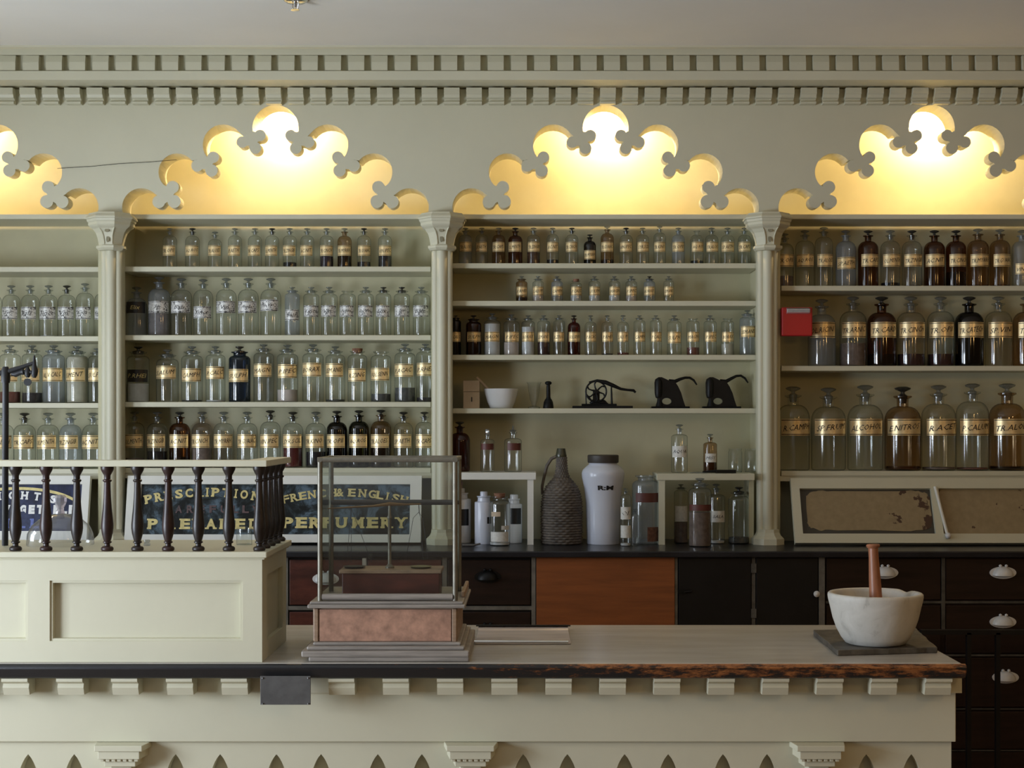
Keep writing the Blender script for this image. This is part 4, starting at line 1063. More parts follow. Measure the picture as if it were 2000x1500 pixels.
# wicker demijohn
Yw = 5.42; s2 = Yw/FPX; cx = WX(1097, Yw)
t = thing('wicker_demijohn', 'dark wicker covered demijohn with curved side handle', 'demijohn', (cx, Yw, ZN))
prof = [(0, 0), (38, 0), (39.5, 4), (40, 20), (40.5, 50), (40, 80), (37, 98), (31, 112), (23, 122), (16, 130), (12.5, 140), (11, 155), (10.5, 170)]
def ip(z):
    for (r0, z0_), (r1, z1_) in zip(prof[1:], prof[2:]):
        if z0_ <= z <= z1_: return r0 + (r1-r0)*(z-z0_)/max(1e-6, z1_-z0_)
    return prof[-1][0]
vs = []; fs = []; n = 144; rows_ = 170
for j in range(rows_ + 1):
    z = 170 * j / rows_; r0 = ip(z); band = int(z // 5)
    ridge = abs(math.sin(math.pi * z / 5)) ** .6
    for k in range(n):
        a = 2*math.pi*k/n; th = a * 18 + (math.pi if band % 2 else 0)
        wv = (-1.6 + ridge * (1.9 + 1.1 * math.cos(th))) * (r0/40)**.6
        rr_ = (r0 + wv) * s2
        vs.append((cx + rr_*math.cos(a), Yw + rr_*math.sin(a), ZN + z*s2))
for j in range(rows_):
    for k in range(n): fs.append((j*n+k, j*n+(k+1) % n, (j+1)*n+(k+1) % n, (j+1)*n+k))
fs.append(tuple(range(n-1, -1, -1)))
MB().add(vs, fs).build('wicker_cover', WICKER, t, smooth=80)
MB().lathe([(10*s2, 168*s2), (11*s2, 172*s2), (10*s2, 176*s2), (8.2*s2, 186*s2), (7.5*s2, 186*s2), (7*s2, 170*s2)], (cx - .002, Yw, ZN), 24).build('bottle_mouth', simple('dark_greenish_glass_mouth', (.05, .05, .03), .25), t, smooth=50)
MB().tube([(cx - 11*s2, Yw, ZN + 170*s2), (cx - 20*s2, Yw, ZN + 166*s2), (cx - 29*s2, Yw, ZN + 152*s2), (cx - 34*s2, Yw, ZN + 132*s2), (cx - 38*s2, Yw, ZN + 112*s2), (cx - 38*s2, Yw, ZN + 96*s2)], [3.2*s2, 3.4*s2, 3.2*s2, 3*s2, 2.8*s2, 2.5*s2], 10).build('handle', WICKER, t, smooth=50)
# tall white jar
Yw = 5.42; s2 = Yw/FPX; cx = WX(1178, Yw)
t = thing('tall_white_jar', 'tall white ceramic jar with dark flat lid', 'jar', (cx, Yw, ZN))
MB().lathe([(0, 0), (31*s2, 0), (32*s2, 2*s2), (33*s2, 40*s2), (34*s2, 80*s2), (37*s2, 108*s2), (41.5*s2, 130*s2), (42*s2, 138*s2), (40*s2, 144*s2), (33*s2, 151*s2), (28*s2, 155*s2), (27*s2, 160*s2), (0, 160*s2)], (cx, Yw, ZN), 48).build('jar_body', PORCB, t, smooth=50)
MB().lathe([(0, 158*s2), (29.5*s2, 158*s2), (30.5*s2, 160*s2), (30.5*s2, 172*s2), (29*s2, 173.5*s2), (0, 173.5*s2)], (cx, Yw, ZN), 40).build('lid', JARCAP, t, smooth=40)
b = MB(); vs, fs, tw, th = text2d('R:M', .03, 0, 3); rr_ = 37.6*s2
RJ = lambda y: (37.4 + 2.6*y/th)*s2
b.add([(RJ(y)*math.sin((x-tw/2)/tw*30*s2/rr_ + .08), -RJ(y)*math.cos((x-tw/2)/tw*30*s2/rr_ + .08), 106*s2 + y/th*9*s2) for x, y, z in vs], fs)
b.build('lettering', INK, [o for o in t.children if o.name.startswith('jar_body')][0], local=True)
# vials and jars right of it
one(1222, ZN, 21, 112, 'N', C, ('white', 5), 'slim clear vial with two white paper labels', 5.33, 'paper', (76, 52), 'OL', half=70, rot=0)
lo = [o for o in COL.objects if o.get('label') == 'slim clear vial with two white paper labels'][0]
s2 = 5.33/FPX; b = MB(); b.add(*strip(10.5*s2*1.015, 16*s2, 40*s2, -70, 70)); b.build('label', WHITELAB, lo, local=True)
t = one(1261, ZN, 53, 147, 'W', 'milky', None, 'wide cloudy bluish bottle with torn brown label and brown base label', 5.42, 'red', (100, 82), stop=None, half=58, rot=8)
lo = [o for o in COL.objects if o.get('label', '').startswith('wide cloudy bluish')][0]
s2 = 5.42/FPX; b = MB(); b.add(*strip(26.5*s2*1.015, 6*s2, 34*s2, -5, 62)); b.build('label', simple('brown_torn_label', (.13, .055, .035), .6, var=.5, scale=80), lo, local=True)
one(1240, ZN, 16, 72, 'N', C, None, 'short slim clear vial squeezed before the cloudy bottle', 5.325, rot=0)
one(1330, ZN, 27, 114, 'W', C, ('tan', 40), 'clear jar with pink labels under the right stand', 5.47, 'paper', (72, 42), None, rot=0, stop='glass')
[o for o in COL.objects if o.get('label', '').startswith('clear jar with pink labels')][0]
one(1367, ZN, 45, 133, 'W', 'clear', ('tan', 66), 'tall jar of brown powder with red band, under right stand', 5.312, 'red', (82, 70), half=68, rot=0)
one(1399, ZN, 34, 116, 'Q', C, ('white', 5), 'clear square-shouldered bottle with white label under the right stand', 5.44, 'paper', (64, 42), 'SALA', half=55, rot=6, tall=.26)
one(1443, ZN, 41, 110, 'W', C, ('grey', 12), 'wide clear unlabelled jar nearest the third column', 5.44, rot=0)

# ------------------------------------------------------------------ front counter
YC = 3.70; ZCT = WZ(1296, YC)          # marble surface height
YCB = YC + .72
xe = WX(1888, YC); xl = -2.6
t = thing('shop_counter', 'long cream panelled shop counter with grey top and worn dark edge', 'counter', (0, 4.05, 0))
# top slab
MB().box(xl, xe - .012, YC + .008, YCB - .006, ZCT - .006, ZCT).build('counter_top', TOPM, t, bevel=.002)
zb = WZ(1327, YC)
ef = [(YC + .006, ZCT - .0005), (YC - .002, ZCT - .004), (YC - .006, ZCT - .012), (YC - .003, ZCT - .018), (YC + .001, zb + .012), (YC + .006, zb + .003), (YC + .016, zb), (YCB, zb), (YCB, ZCT - .006), (YC + .012, ZCT - .006)]
MB().prism_x(ef, xl, xe).build('counter_edge', EDGE, t, smooth=35, bevel=.003)
YP = YC + .085                          # face board
xr_ = WX(1867, YP)
MB().box(xl, xr_, YP, YCB - .04, WZ(1449, YP), zb - .0005).build('frieze_board', PAINT, t, bevel=.002)
YL = YP + .014
xr2 = WX(1858, YL)
MB().box(xl, xr2, YL + .045, YCB - .05, 0.0, WZ(1449, YP)).build('carcass', PAINT, t)
holes = []
for tip in (-52, -138, 55, 145, 343, 430, 540, 627, 738, 824, 1022, 1108, 1220, 1305, 1412, 1498, 1692, 1780):
    cxp = tip; hw = 22; H_ = []
    for i in range(0, 9):
        a = i / 8; H_.append((cxp - hw * math.sin(R(90) * (1 - (1-a)) ) , 1473 + 46 * (1 - math.cos(R(90) * a))))
    left = [(WX(cxp - 20.5 * math.sin(R(90)*(k/8)**.8) , YL), WZ(1473 + 60*k/8, YL)) for k in range(0, 9)]
    right = [(WX(cxp + 20.5 * math.sin(R(90)*(k/8)**.8) , YL), WZ(1473 + 60*k/8, YL)) for k in range(8, 0, -1)]
    zlow = .15
    holes.append(left + [(left[-1][0], zlow), (right[0][0], zlow)] + right)
plate([(xl, 0.0), (xr2, 0.0), (xr2, WZ(1449, YP) - .0005), (xl, WZ(1449, YP) - .0005)], holes, YL, YL + .04).build('arcaded_panel', PAINT, t)
# little moulded blocks under the edge
dpf = [(YC + .012, zb), (YC + .012, zb - .008), (YC + .026, zb - .015), (YC + .022, zb - .025), (YC + .030, WZ(1357, YC + .03)), (YP, WZ(1357, YC + .03)), (YP, zb)]
dm = MB(); dm.prism_x(dpf, -.033, .033)
dm.v = [(a, b2 - 4.05, c2) for a, b2, c2 in dm.v]
dme = dm.mesh('bracket_block'); dme.materials.append(PAINT)
x = 30 - 106.2 * 4
i = 0
xs_ = [30 + 106.9 * k for k in range(-3, 5)] + [667 + 106.0 * k for k in range(0, 12)]
for px in xs_:
    X_ = WX(px + (0), YC + .02)
    if px > 520 and px < 620: continue
    o = bpy.data.objects.new('bracket_block', dme); link(o, t); o.location = (X_, 0, 0)
MB().box(xl, xr_ + .012, YP - .012, YP, WZ(1352, YP), zb - .0005).build('backing_strip', PAINT, t)
# pilaster capitals
for px in (240 - 678, 240, 920, 1597):
    X_ = WX(px, YP)
    pb = MB(); z_ = WZ(1449, YP) - .0008
    def tier(h0, h1, hw, dp): pb.box(X_ - M_(hw, YP), X_ + M_(hw, YP), YP - dp, YL + .02, z_ - M_(h1, YP), z_ - M_(h0, YP))
    pb.prism_z([(X_ - M_(56, YP), YL + .02), (X_ - M_(46, YP), YP - .045), (X_ + M_(46, YP), YP - .045), (X_ + M_(56, YP), YL + .02)], z_ - M_(11, YP), z_)
    pb.prism_z([(X_ - M_(50, YP), YL + .02), (X_ - M_(40, YP), YP - .040), (X_ + M_(40, YP), YP - .040), (X_ + M_(50, YP), YL + .02)], z_ - M_(27, YP), z_ - M_(11, YP))
    for k in range(7):
        xx = X_ + M_(-33 + 11*k, YP); pb.box(xx - .005, xx + .005, YP - .036, YL + .02, z_ - M_(32, YP), z_ - M_(27, YP))
    pb.prism_z([(X_ - M_(38, YP), YL + .02), (X_ - M_(30, YP), YP - .028), (X_ + M_(30, YP), YP - .028), (X_ + M_(38, YP), YL + .02)], z_ - M_(43, YP), z_ - M_(27, YP))
    pb.prism_z([(X_ - M_(26, YP), YL + .02), (X_ - M_(20, YP), YP - .016), (X_ + M_(20, YP), YP - .016), (X_ + M_(26, YP), YL + .02)], 0.0, z_ - M_(43, YP))
    pb.build('pilaster', PAINT, t, bevel=.0015)
# metal plaque
pq = MB(); x0, x1 = WX(509, YC - .008), WX(607, YC - .008)
pq.box(x0, x1, YC - .012, YC - .0075, WZ(1376, YC - .008), WZ(1320, YC - .008))
t = thing('metal_plaque', 'blank dull grey metal plaque fixed to the counter edge', 'plaque', ((x0+x1)/2, YC - .008, WZ(1376, YC)))
pq.build('plate', PEWTER, t, bevel=.0008)
sc_ = MB()
for a_ in (x0 + .006, x1 - .006):
    for b2 in (WZ(1373, YC), WZ(1323, YC)): sc_.lathe([(0, -.0025), (.0025, -.001), (.0025, .002), (0, .002)], (a_, YC - .0125, b2), 8)
sc_.build('screws', PEWTER, t)

# ------------------------------------------------------------------ cabinet with balustrade standing on the counter
YX = YC + .018; ZC0 = ZCT + .0006
t = thing('counter_cabinet', 'cream panelled cabinet with dark balustrade on the counter', 'cabinet', (WX(0, YX), YX + .18, ZC0))
xb1 = WX(512, YX); D = .36; ztp = WZ(1093, YX); YX2 = YX + D
def P3(px, py): return (WX(px, YX), WZ(py, YX))
def rect(x0, y0, x1, y1): a = P3(x0, y0); b2 = P3(x1, y1); return [(a[0], b2[1]), (b2[0], b2[1]), (b2[0], a[1]), (a[0], a[1])]
hl = [rect(97, 1134, 474, 1252), rect(-330, 1134, 54, 1252)]
plate([(-2.3, ZC0), (xb1, ZC0), (xb1, ztp), (-2.3, ztp)], hl, YX, YX + .02).build('front_frame', PAINT, t, bevel=.001)
pm = MB(); 
for (x0, y0, x1, y1) in [(97, 1134, 474, 1252), (-330, 1134, 54, 1252)]:
    plate(rect(x0, y0, x1, y1), [rect(x0 + 5, y0 + 4.5, x1 - 5, y1 - 4.5)], YX + .004, YX + .02, pm)
pm.build('panel_moulding', PAINT, t, bevel=.001)
MB().box(-2.3, xb1 - .021, YX + .02, YX + .026, ZC0 + .02, ztp - .02).build('front_panel', PAINT, t)
# right side
sp_ = MB()
def yz_plate(x0, x1, outer_, hole_):
    n0 = len(sp_.v); plate(outer_, hole_, x0, x1, sp_)
    for j in range(n0, len(sp_.v)):
        a, b2, c2 = sp_.v[j]; sp_.v[j] = (b2, a, c2)
ysA, ysB = YX + .0205, YX2
yz_plate(xb1 - .02, xb1, [(ysA, ZC0), (ysB, ZC0), (ysB, ztp), (ysA, ztp)], [[(ysA + .05, ZC0 + .045), (ysB - .05, ZC0 + .045), (ysB - .05, ztp - .045), (ysA + .05, ztp - .045)]])
sp_.build('side_frame', PAINT, t, bevel=.001)
MB().box(xb1 - .021, xb1 - .012, ysA, ysB, ZC0 + .02, ztp - .02).build('side_panel', PAINT, t)
MB().box(-2.3, xb1, YX2, YX2 + .012, ZC0, ztp).build('back_board', PAINT, t)
xm = WX(521, YX - .012)
tp = MB(); tp.box(-2.3, xm - .006, YX - .004, YX2 + .014, ztp, ztp + M_(4, YX)); tp.box(-2.3, xm, YX - .012, YX2 + .02, ztp + M_(4, YX), WZ(1078, YX - .012))
tp.build('top_board', PAINT, t, bevel=.0025)
ZT2 = WZ(1078, YX - .012)
YBU = YX + .022
rail_z0, rail_z1 = WZ(911.5, YX - .008), WZ(899, YX - .008)
rl = MB(); xrr = WX(521, YX - .008)
rl.box(-2.3, xrr, YX - .008, YX + .052, rail_z0, rail_z1); rl.box(xrr - .06, xrr, YX + .052, YX2 + .014, rail_z0, rail_z1)
rl.build('top_rail', PAINT, t, bevel=.002)
bh = rail_z0 - ZT2
u = M_(1, YBU)
bprof = [(0, 0), (10.5, 0), (12, 2.5), (11.8, 6), (9.5, 8.5), (5.5, 10), (5.2, 14), (8.5, 16), (8.5, 18), (6.5, 19.5), (8, 24), (10.5, 34), (11.8, 44), (11.8, 52), (10.5, 66), (8.6, 84), (7.2, 104), (6.4, 124), (6.2, 134), (8.6, 136), (8.6, 138.5), (6.2, 140), (6.2, 147), (9, 152), (11.5, 157), (12.5, 160), (12.5, bh/u), (0, bh/u)]
bmb = MB(); bmb.lathe([(a*u, b2*u) for a, b2 in bprof], n=24)
bme = bmb.mesh('baluster', 50)
bme.materials.append(BALU)
o0 = org(t)
bl = [(px, YBU) for px in (-266, -206, -147, -87, -28, 32, 91.5, 151.5, 211, 270, 330, 389, 448.5, 508)]
for i, (px, yy) in enumerate(bl):
    put('baluster', bme, BALU2 if px in (91.5, 211, 330) else BALU, t).location = Vector((WX(px - 1.5, yy), yy, ZT2)) - o0
xk = WX(506, YBU)
for k in range(1, 5):
    put('baluster', bme, BALU, t).location = Vector((xk, YBU + .0785 * k, ZT2)) - o0

# things on that cabinet
Yd = 3.92
zd = ZT2 + .0006
cx = WX(118, Yd); s2 = Yd/FPX
t = thing('glass_dome', 'clear glass dome cover with faceted knob behind the balusters', 'dome cover', (cx, Yd, zd))
MB().lathe([(63*s2, 0), (64*s2, 3*s2), (62*s2, 22*s2), (54*s2, 38*s2), (40*s2, 50*s2), (22*s2, 58*s2), (8*s2, 61*s2), (0, 61.5*s2)], (cx, Yd, zd), 48, caps=False).build('dome', DOME, t, smooth=60)
MB().lathe([(9*s2, 60*s2), (8*s2, 66*s2), (6*s2, 70*s2), (9*s2, 76*s2), (12.5*s2, 84*s2), (12.5*s2, 92*s2), (9*s2, 97*s2), (0, 98*s2)], (cx, Yd, zd), 10).build('knob', PINKG, t)
cx = WX(480, 3.95); s2 = 3.95/FPX
t = thing('glass_tumbler', 'short glass of clear liquid on the cabinet beside the corner baluster', 'glass', (cx, 3.93, zd))
MB().lathe([(0, 2*s2), (14*s2, 1*s2), (15*s2, 0), (15*s2, 31*s2), (14*s2, 32*s2)], (cx, 3.93, zd), 28, caps=False).build('glass_body', G['clear'], t, smooth=40)
cx = WX(287, 3.9)
t = tag(MB().lathe([(0, 0), (6*s2, 0), (6.5*s2, 3*s2), (4*s2, 5*s2), (6*s2, 8*s2), (5*s2, 11*s2), (0, 11*s2)], (cx, 3.9, zd), 16).build('glass_stopper', G['milky'], smooth=40), 'tiny glass stopper on the cabinet top behind the balusters', 'stopper')

# gas bracket pipe at the far left
Yg = 3.90; g_ = Yg/FPX
t = thing('pipe_bracket', 'dark upright gas pipe with jointed arm and tap at far left', 'pipe', (WX(8, Yg), Yg, zd))
def gp(px, py, dy=0): return (WX(px, Yg), Yg + dy, WZ(py, Yg))
MB().tube([(WX(10, Yg), Yg, zd), gp(11, 745)], 6*g_, 16).build('upright_pipe', PIPE, t, smooth=50)
MB().tube([gp(11, 748), gp(11, 738), gp(11, 722), gp(11, 716)], [8*g_, 9*g_, 8*g_, 5*g_], 14).build('joint', PIPE, t, smooth=50)
MB().tube([gp(-60, 737), gp(11, 727), gp(40, 718), gp(68, 708)], [4.5*g_, 6*g_, 4.5*g_, 3.5*g_], 12).build('arm', PIPE, t, smooth=50)
MB().tube([gp(67, 738), gp(67, 732), gp(68, 724), gp(67, 712), gp(67, 700), gp(67, 694)], [3*g_, 6*g_, 6.5*g_, 4*g_, 2.5*g_, 1.5*g_], 14).build('burner', PIPE, t, smooth=50)
MB().tube([gp(22, 730), gp(30, 731), gp(40, 727), gp(46, 726)], [3*g_, 6*g_, 5*g_, 6.5*g_], 12).build('swivel', PIPE, t, smooth=50)
MB().tube([gp(54, 716), gp(54, 724), gp(54, 732), gp(54, 738)], [2*g_, 6*g_, 6*g_, 3*g_], 12).tube([gp(46, 726), gp(62, 727)], 4*g_, 10).build('tap', PIPE, t, smooth=50)
MB().lathe([(0, -.0015), (7.5*g_, -.0015), (7.5*g_, .0015), (0, .0015)], (0, 0, 0), 16).build('tap_key', PIPE, t, local=True, smooth=30)
tk = [o for o in t.children if o.name.startswith('tap_key')][0]
tk.rotation_euler.x = R(90); tk.location = Vector(gp(54, 746)) - org(t)

# ------------------------------------------------------------------ balance scale in glass case
ZS = ZCT + .0006
Y1 = YC + .02
t = thing('cased_balance', 'apothecary balance in a metal framed glass case on pink veneered base', 'scale', (WX(752, Y1), Y1 + .2, ZS))
def bxp(name, x0, x1, y0, y1, Ya_, Yb_, m, bev=.003, par=None):
    return MB().box(WX(x0, Ya_), WX(x1, Ya_), Ya_, Yb_, WZ(y1, Ya_), WZ(y0, Ya_)).build(name, m, par or t, bevel=bev)
# stepped plinth
pl = MB(); YQ = Y1 + .40
def step(x0, x1, z0, z1, Ya_, Yb_, sl=0): pl.box(x0, x1, Ya_, Yb_, z0, z1)
Xl, Xr = WX(588, Y1), WX(917, Y1)
zz0 = ZS; zz1 = WZ(1284, Y1); zz2 = WZ(1270, Y1); zz3 = WZ(1262, Y1 + .02); zz4 = WZ(1254, Y1 + .03)
pl.box(Xl + .018, Xr, Y1 + .004, YQ, zz0, zz1 + .001)
pl.box(Xl, Xr, Y1, YQ, zz1, zz2 - .002)
pl.box(Xl + .012, Xr - .012, Y1 + .012, YQ - .01, zz2 - .002, zz2 + .008)
pl.box(Xl + .026, Xr - .022, Y1 + .026, YQ - .02, zz2 + .008, zz4)
pl.build('plinth', GREYOAK, t, bevel=.004)
Yb0 = Y1 + .04
zA, zBt = zz4, WZ(1188, Yb0)
MB().box(WX(611, Yb0), WX(893, Yb0), Yb0 + .004, YQ - .03, zA, zBt).build('base_body', OAK, t, bevel=.002)
MB().box(WX(624, Yb0), WX(881, Yb0), Yb0 - .001, Yb0 + .006, zA + .001, zBt - .003).build('veneer_panel', MARBLEP, t)
MB().box(WX(613, Yb0), WX(622, Yb0), Yb0 - .003, Yb0 + .006, zA, zBt - .001).build('corner_bead', OAK, t, bevel=.002)
MB().box(WX(883, Yb0), WX(892, Yb0), Yb0 - .003, Yb0 + .006, zA, zBt - .001).build('corner_bead', OAK, t, bevel=.002)
ld = MB(); Yl = Y1 + .02
ld.box(WX(600, Yl), WX(909, Yl), Yl, YQ - .015, WZ(1188.5, Yl), WZ(1181, Yl)); ld.box(WX(604, Yl), WX(905, Yl), Yl + .007, YQ - .02, WZ(1181, Yl), WZ(1175, Yl + .007))
lid_top = WZ(1175, Yl + .007)
ld.build('base_moulding', GREYOAK, t, bevel=.003)
rail_ = MB(); rail_.box(WX(897, Yl), WX(905, Yl), Yl + .10, YQ - .02, lid_top, lid_top + .016); rail_.build('wood_rim', OAK, t, bevel=.003)
# case frame
Yf0 = Yl + .025; Yf1 = Yf0 + .215
r_ = .0065
ztc = WZ(898, Yf0)
fx0, fx1 = WX(625, Yf0), WX(889, Yf0)
zb0 = WZ(1172, Yf0)
zbot = lid_top
for x_ in (fx0, fx1):
    for y_ in (Yf0, Yf1): MB().tube([(x_, y_, zbot), (x_, y_, ztc)], r_, 10).build('upright_bar', BRASSGREY, t, smooth=40)
fm = MB()
for yy in (Yf0, Yf1): fm.tube([(fx0 - r_, yy, ztc), (fx1 + r_, yy, ztc)], r_*1.05, 10)
for x_ in (fx0, fx1): fm.tube([(x_, Yf0 - r_, ztc), (x_, Yf1 + r_, ztc)], r_*1.05, 10)
fm.build('top_frame', BRASSGREY, t, smooth=40)
fm = MB(); fm.tube([(fx0 + .006, Yf0, zbot + .010), (fx1 - .006, Yf0, zbot + .010)], .0085, 12)
fm.build('bottom_bar', GREYOAK, t, smooth=40)
fm = MB(); zc_ = WZ(981, Yf1); fm.tube([(fx0, Yf1 - .001, zc_), (fx1, Yf1 - .001, zc_)], .0075, 10); fm.build('cross_bar', simple('dark_metal_bar', (.07, .065, .06), .45, metal=.4), t, smooth=40)
gm = MB()
gm.box(fx0 + r_, fx1 - r_, Yf0 - .001, Yf0 + .001, zbot + .018, ztc - r_)
gm.build('front_glass', PANE, t)
MB().box(fx0 + r_, fx1 - r_, Yf1 - .001, Yf1 + .001, zbot, zc_ - .007).build('back_glass', PANE, t)
MB().box(fx0 - .001, fx0 + .001, Yf0 + r_, Yf1 - r_, zbot, ztc - r_).build('side_glass', PANE, t)
MB().box(fx1 - .001, fx1 + .001, Yf0 + r_, Yf1 - r_, zbot, ztc - r_).build('side_glass', PANE, t)
# the balance inside
Yi = (Yf0 + Yf1) / 2; si = Yi / FPX
BB = MB().box(WX(668, Yi - .05), WX(858, Yi - .05), Yi - .05, Yi + .06, zbot, WZ(1120, Yi - .05)).build('inner_box', REDWOOD, t, bevel=.002)
MB().box(WX(662, Yi - .055), WX(862, Yi - .055), Yi - .055, Yi + .065, WZ(1120, Yi - .05), WZ(1113, Yi - .05)).build('inner_box_lid', OAK, t, bevel=.002)
ztb = WZ(1113, Yi - .05)
px_ = WX(761, Yi)
MB().lathe([(0, 0), (9*si, 0), (9*si, 3*si), (5*si, 6*si), (3.4*si, 9*si), (3.4*si, 95*si), (5*si, 97*si), (5*si, 100*si), (3*si, 103*si), (2.6*si, 124*si)], (px_, Yi, ztb), 16).build('pillar', BRASSGREY, t, smooth=40)
be = MB(); zbe = ztb + 122*si
be.tube([(WX(640, Yi), Yi, zbe - 6*si), (px_ - 30*si, Yi, zbe - 1*si), (px_, Yi, zbe + 3*si), (px_ + 30*si, Yi, zbe - 1*si + 3*si), (WX(822, Yi), Yi, zbe + 3*si)], [1.2*si, 2.2*si, 4*si, 2.2*si, 1.2*si], 10)
be.build('beam', simple('old_brass', (.20, .12, .05), .4, metal=.7), t, smooth=50)
hk = MB(); hx = WX(818, Yi)
hk.tube([(hx, Yi, zbe + 2*si), (hx + 1*si, Yi, zbe - 14*si)], .8*si, 6)
for dx in (-18, 6, 13): hk.tube([(hx, Yi, zbe - 13*si), (hx + dx*si*.6, Yi - .0, zbe - 24*si), (hx + dx*si*1.4, Yi, zbe - 105*si)], .45*si, 5)
hx2 = WX(686, Yi)
for dx in (-9, 0, 40): hk.tube([(hx2, Yi, zbe - 4*si), (hx2 + dx*si, Yi, zbe - 112*si)], .45*si, 5)
hk.build('hanging_cords', INK, t)
pn = MB(); pn.lathe([(0, 0), (18*si, .5*si), (22*si, 3*si), (21*si, 3*si), (0, 1.5*si)], (WX(692, Yi), Yi, ztb + .001), 28); pn.build('pan', IRON, t, smooth=50)
pn = MB(); pn.lathe([(0, 0), (18*si, .5*si), (22*si, 3*si), (21*si, 3*si), (0, 1.5*si)], (WX(822, Yi), Yi, ztb + .001), 28); pn.build('pan', simple('brass_pan', (.25, .22, .08), .35, metal=.6), t, smooth=50)
MB().box(WX(705, Yi), WX(712, Yi), Yi + .03, Yi + .037, ztb + .004, ztb + .022).build('weight', WHITEP, t)

# ------------------------------------------------------------------ metal tray
Yt2 = YC + .24
t = thing('metal_tray', 'shallow polished metal strip tray lying on the counter beside the scale', 'tray', (WX(1020, Yt2), Yt2, ZS))
xa, xb_ = WX(928, Yt2), WX(1115, Yt2)
ya, yb = ZCT, 0
yfront = .601 * FPX / (1259 - PY); yback = .601 * FPX / (1231 - PY)
tr = MB(); h_ = .012
tr.prism_x([(yfront, ZS), (yfront - .001, ZS + .004), (yfront + .07, ZS + .003), (yback - .03, ZS + .004), (yback - .002, ZS + h_), (yback + .001, ZS + h_), (yback, ZS)], WX(928, yfront), WX(1115, yfront))
tr.build('tray_bed', simple('polished_tin', (.62, .56, .54), .3, metal=.2, var=.3, scale=8, stretch=(.5, 6, 1), bs=0), t, bevel=.0008)
MB().box(WX(930, yback), WX(1114, yback), yback - .012, yback + .003, ZS + h_ + .0003, ZS + h_ + .003).build('dark_back_strip', IRON, t)
MB().tube([(WX(926, yfront), yfront + .004, ZS + .006), (WX(1110, yfront), yfront + .004, ZS + .005)], .0055, 10).build('rolled_edge', CHROME, t, smooth=50)

# ------------------------------------------------------------------ big marble mortar on slate
sl = [(1637, 1281), (1832, 1274), (1800, 1238), (1770, 1229), (1590, 1233)]
ztop_s = ZS + .015
pts = []
for px, py in [(1636, 1270), (1830, 1264), (1788, 1226), (1588, 1230)]:
    Yq = (EYE - ztop_s) * FPX / (py - PY); pts.append((WX(px, Yq), Yq))
random.seed(5)
ring = []
for i in range(4):
    a = Vector(pts[i]); b2 = Vector(pts[(i+1) % 4])
    for k in range(10):
        p_ = a.lerp(b2, k/10); ring.append((p_.x + random.uniform(-.002, .002), p_.y + random.uniform(-.002, .002)))
m_ = MB(); m_.prism_z(ring, ZS, ztop_s)
tag(m_.build('slate_slab', SLATE, bevel=.002), 'rough dark slate slab under the marble mortar', 'slab')
Ym = 3.935; s2 = Ym/FPX; cx = WX(1709.5, Ym); zm = ztop_s + .0006
t = thing('marble_mortar', 'large white marble mortar on slate at counter right end', 'mortar', (cx, Ym, zm))
mb = MB()
mp = [(0, 0), (52, 0), (58, 2.5), (66, 13), (75, 30), (82, 50), (87, 72), (90.5, 86), (91.5, 93), (91, 97), (89, 99), (85, 99.5), (81, 97.5), (78, 92), (72, 70), (60, 42), (42, 22), (20, 14), (0, 12)]
mb.lathe([(a*s2, b2*s2) for a, b2 in mp], (cx, Ym, zm), 96)
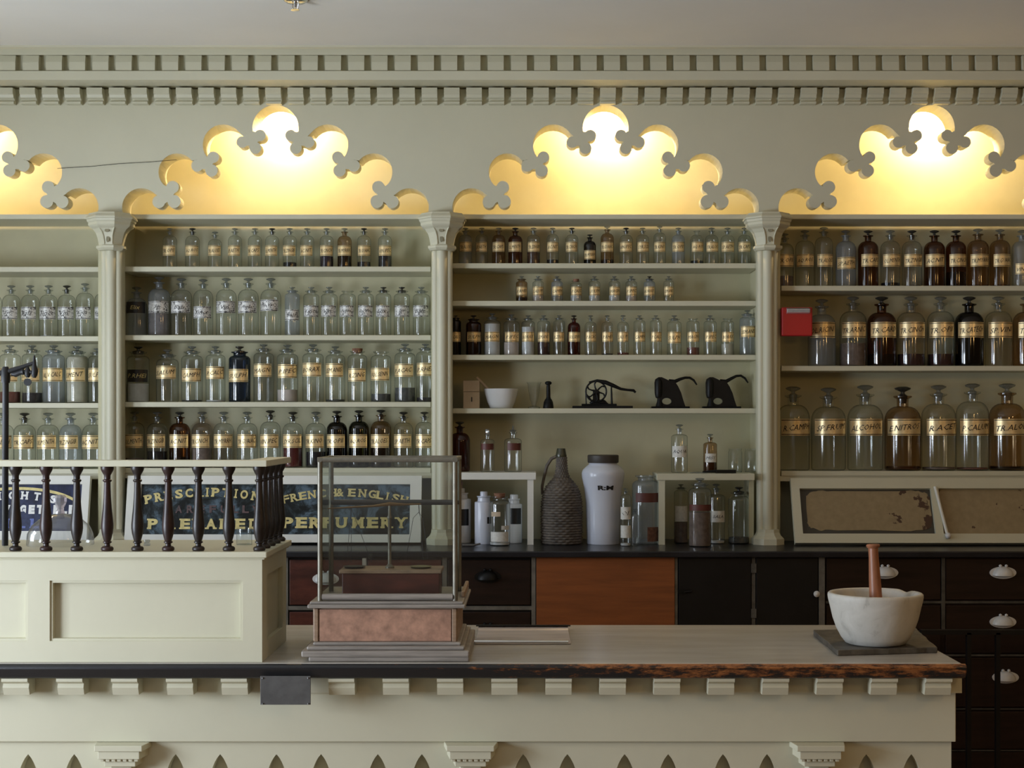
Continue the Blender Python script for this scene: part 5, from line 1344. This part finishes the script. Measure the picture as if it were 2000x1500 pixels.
# pouring lip: notch in the rim towards the right
for j in range(len(mb.v)):
    x_, y_, z_ = mb.v[j]; an_ = math.degrees(math.atan2(y_ - Ym, x_ - cx)); rr_ = math.hypot(x_ - cx, y_ - Ym)/s2; hz = (z_ - zm)/s2
    w1 = math.exp(-((an_ - 33)/8.0)**2)
    if hz > 84 and rr_ > 74: mb.v[j] = (x_, y_, z_ - w1*5.0*s2)
mb.build('bowl', MARBLE, t, smooth=45)
t = thing('wooden_pestle', 'turned wooden pestle standing in the large marble mortar', 'pestle', (cx, Ym, zm + 14*s2))
base = Vector((WX(1714, Ym), Ym - .002, zm + 16*s2)); top = Vector((WX(1706, Ym), Ym + .006, WZ(1063, Ym)))
def pp(f): return base.lerp(top, f)
MB().tube([pp(.26), pp(.6), pp(.85), pp(.955), pp(.965), pp(.985), pp(1.0)], [13.2*s2, 11.5*s2, 9.5*s2, 9.5*s2, 12*s2, 13.5*s2, 11.5*s2], 28).build('shaft', PESTLEW, t, smooth=50)
MB().tube([pp(0), pp(.03), pp(.12), pp(.24), pp(.27)], [10*s2, 17*s2, 20*s2, 18*s2, 13*s2], 28).build('grinding_head', MARBLE, t, smooth=50)

# ------------------------------------------------------------------ sprinkler and a stray wire
Yr = 4.55; cx = WX(577, Yr); s2 = Yr/FPX
t = thing('ceiling_sprinkler', 'chrome fire sprinkler head on the ceiling', 'sprinkler', (cx, Yr, CZ))
MB().lathe([(24*s2, 0), (24*s2, -2*s2), (19*s2, -6*s2), (8*s2, -7*s2), (0, -7*s2)], (cx, Yr, CZ), 32).build('escutcheon', CHROME, t, smooth=50)
MB().tube([(cx, Yr, CZ - 6*s2), (cx, Yr, CZ - 16*s2)], [4*s2, 2.5*s2], 12).tube([(cx - 6*s2, Yr, CZ - 8*s2), (cx - 5*s2, Yr, CZ - 18*s2), (cx, Yr, CZ - 21*s2), (cx + 5*s2, Yr, CZ - 18*s2), (cx + 6*s2, Yr, CZ - 8*s2)], 1.4*s2, 8).build('frame_arms', CHROME, t, smooth=40)
MB().lathe([(0, -20*s2), (8*s2, -20*s2), (9*s2, -21.2*s2), (0, -22*s2)], (cx, Yr, CZ), 12).build('deflector', CHROME, t, smooth=40)
Yw = YF - .006
tag(MB().tube([(WX(112, Yw), Yw, WZ(329, Yw)), (WX(180, Yw), Yw, WZ(325, Yw)), (WX(230, Yw), Yw, WZ(320, Yw)), (WX(300, Yw), Yw, WZ(316, Yw)), (WX(345, Yw), Yw, WZ(312, Yw))], .0009, 6).build('thin_wire', INK), 'thin dark wire strung across the frieze between two arches', 'wire')
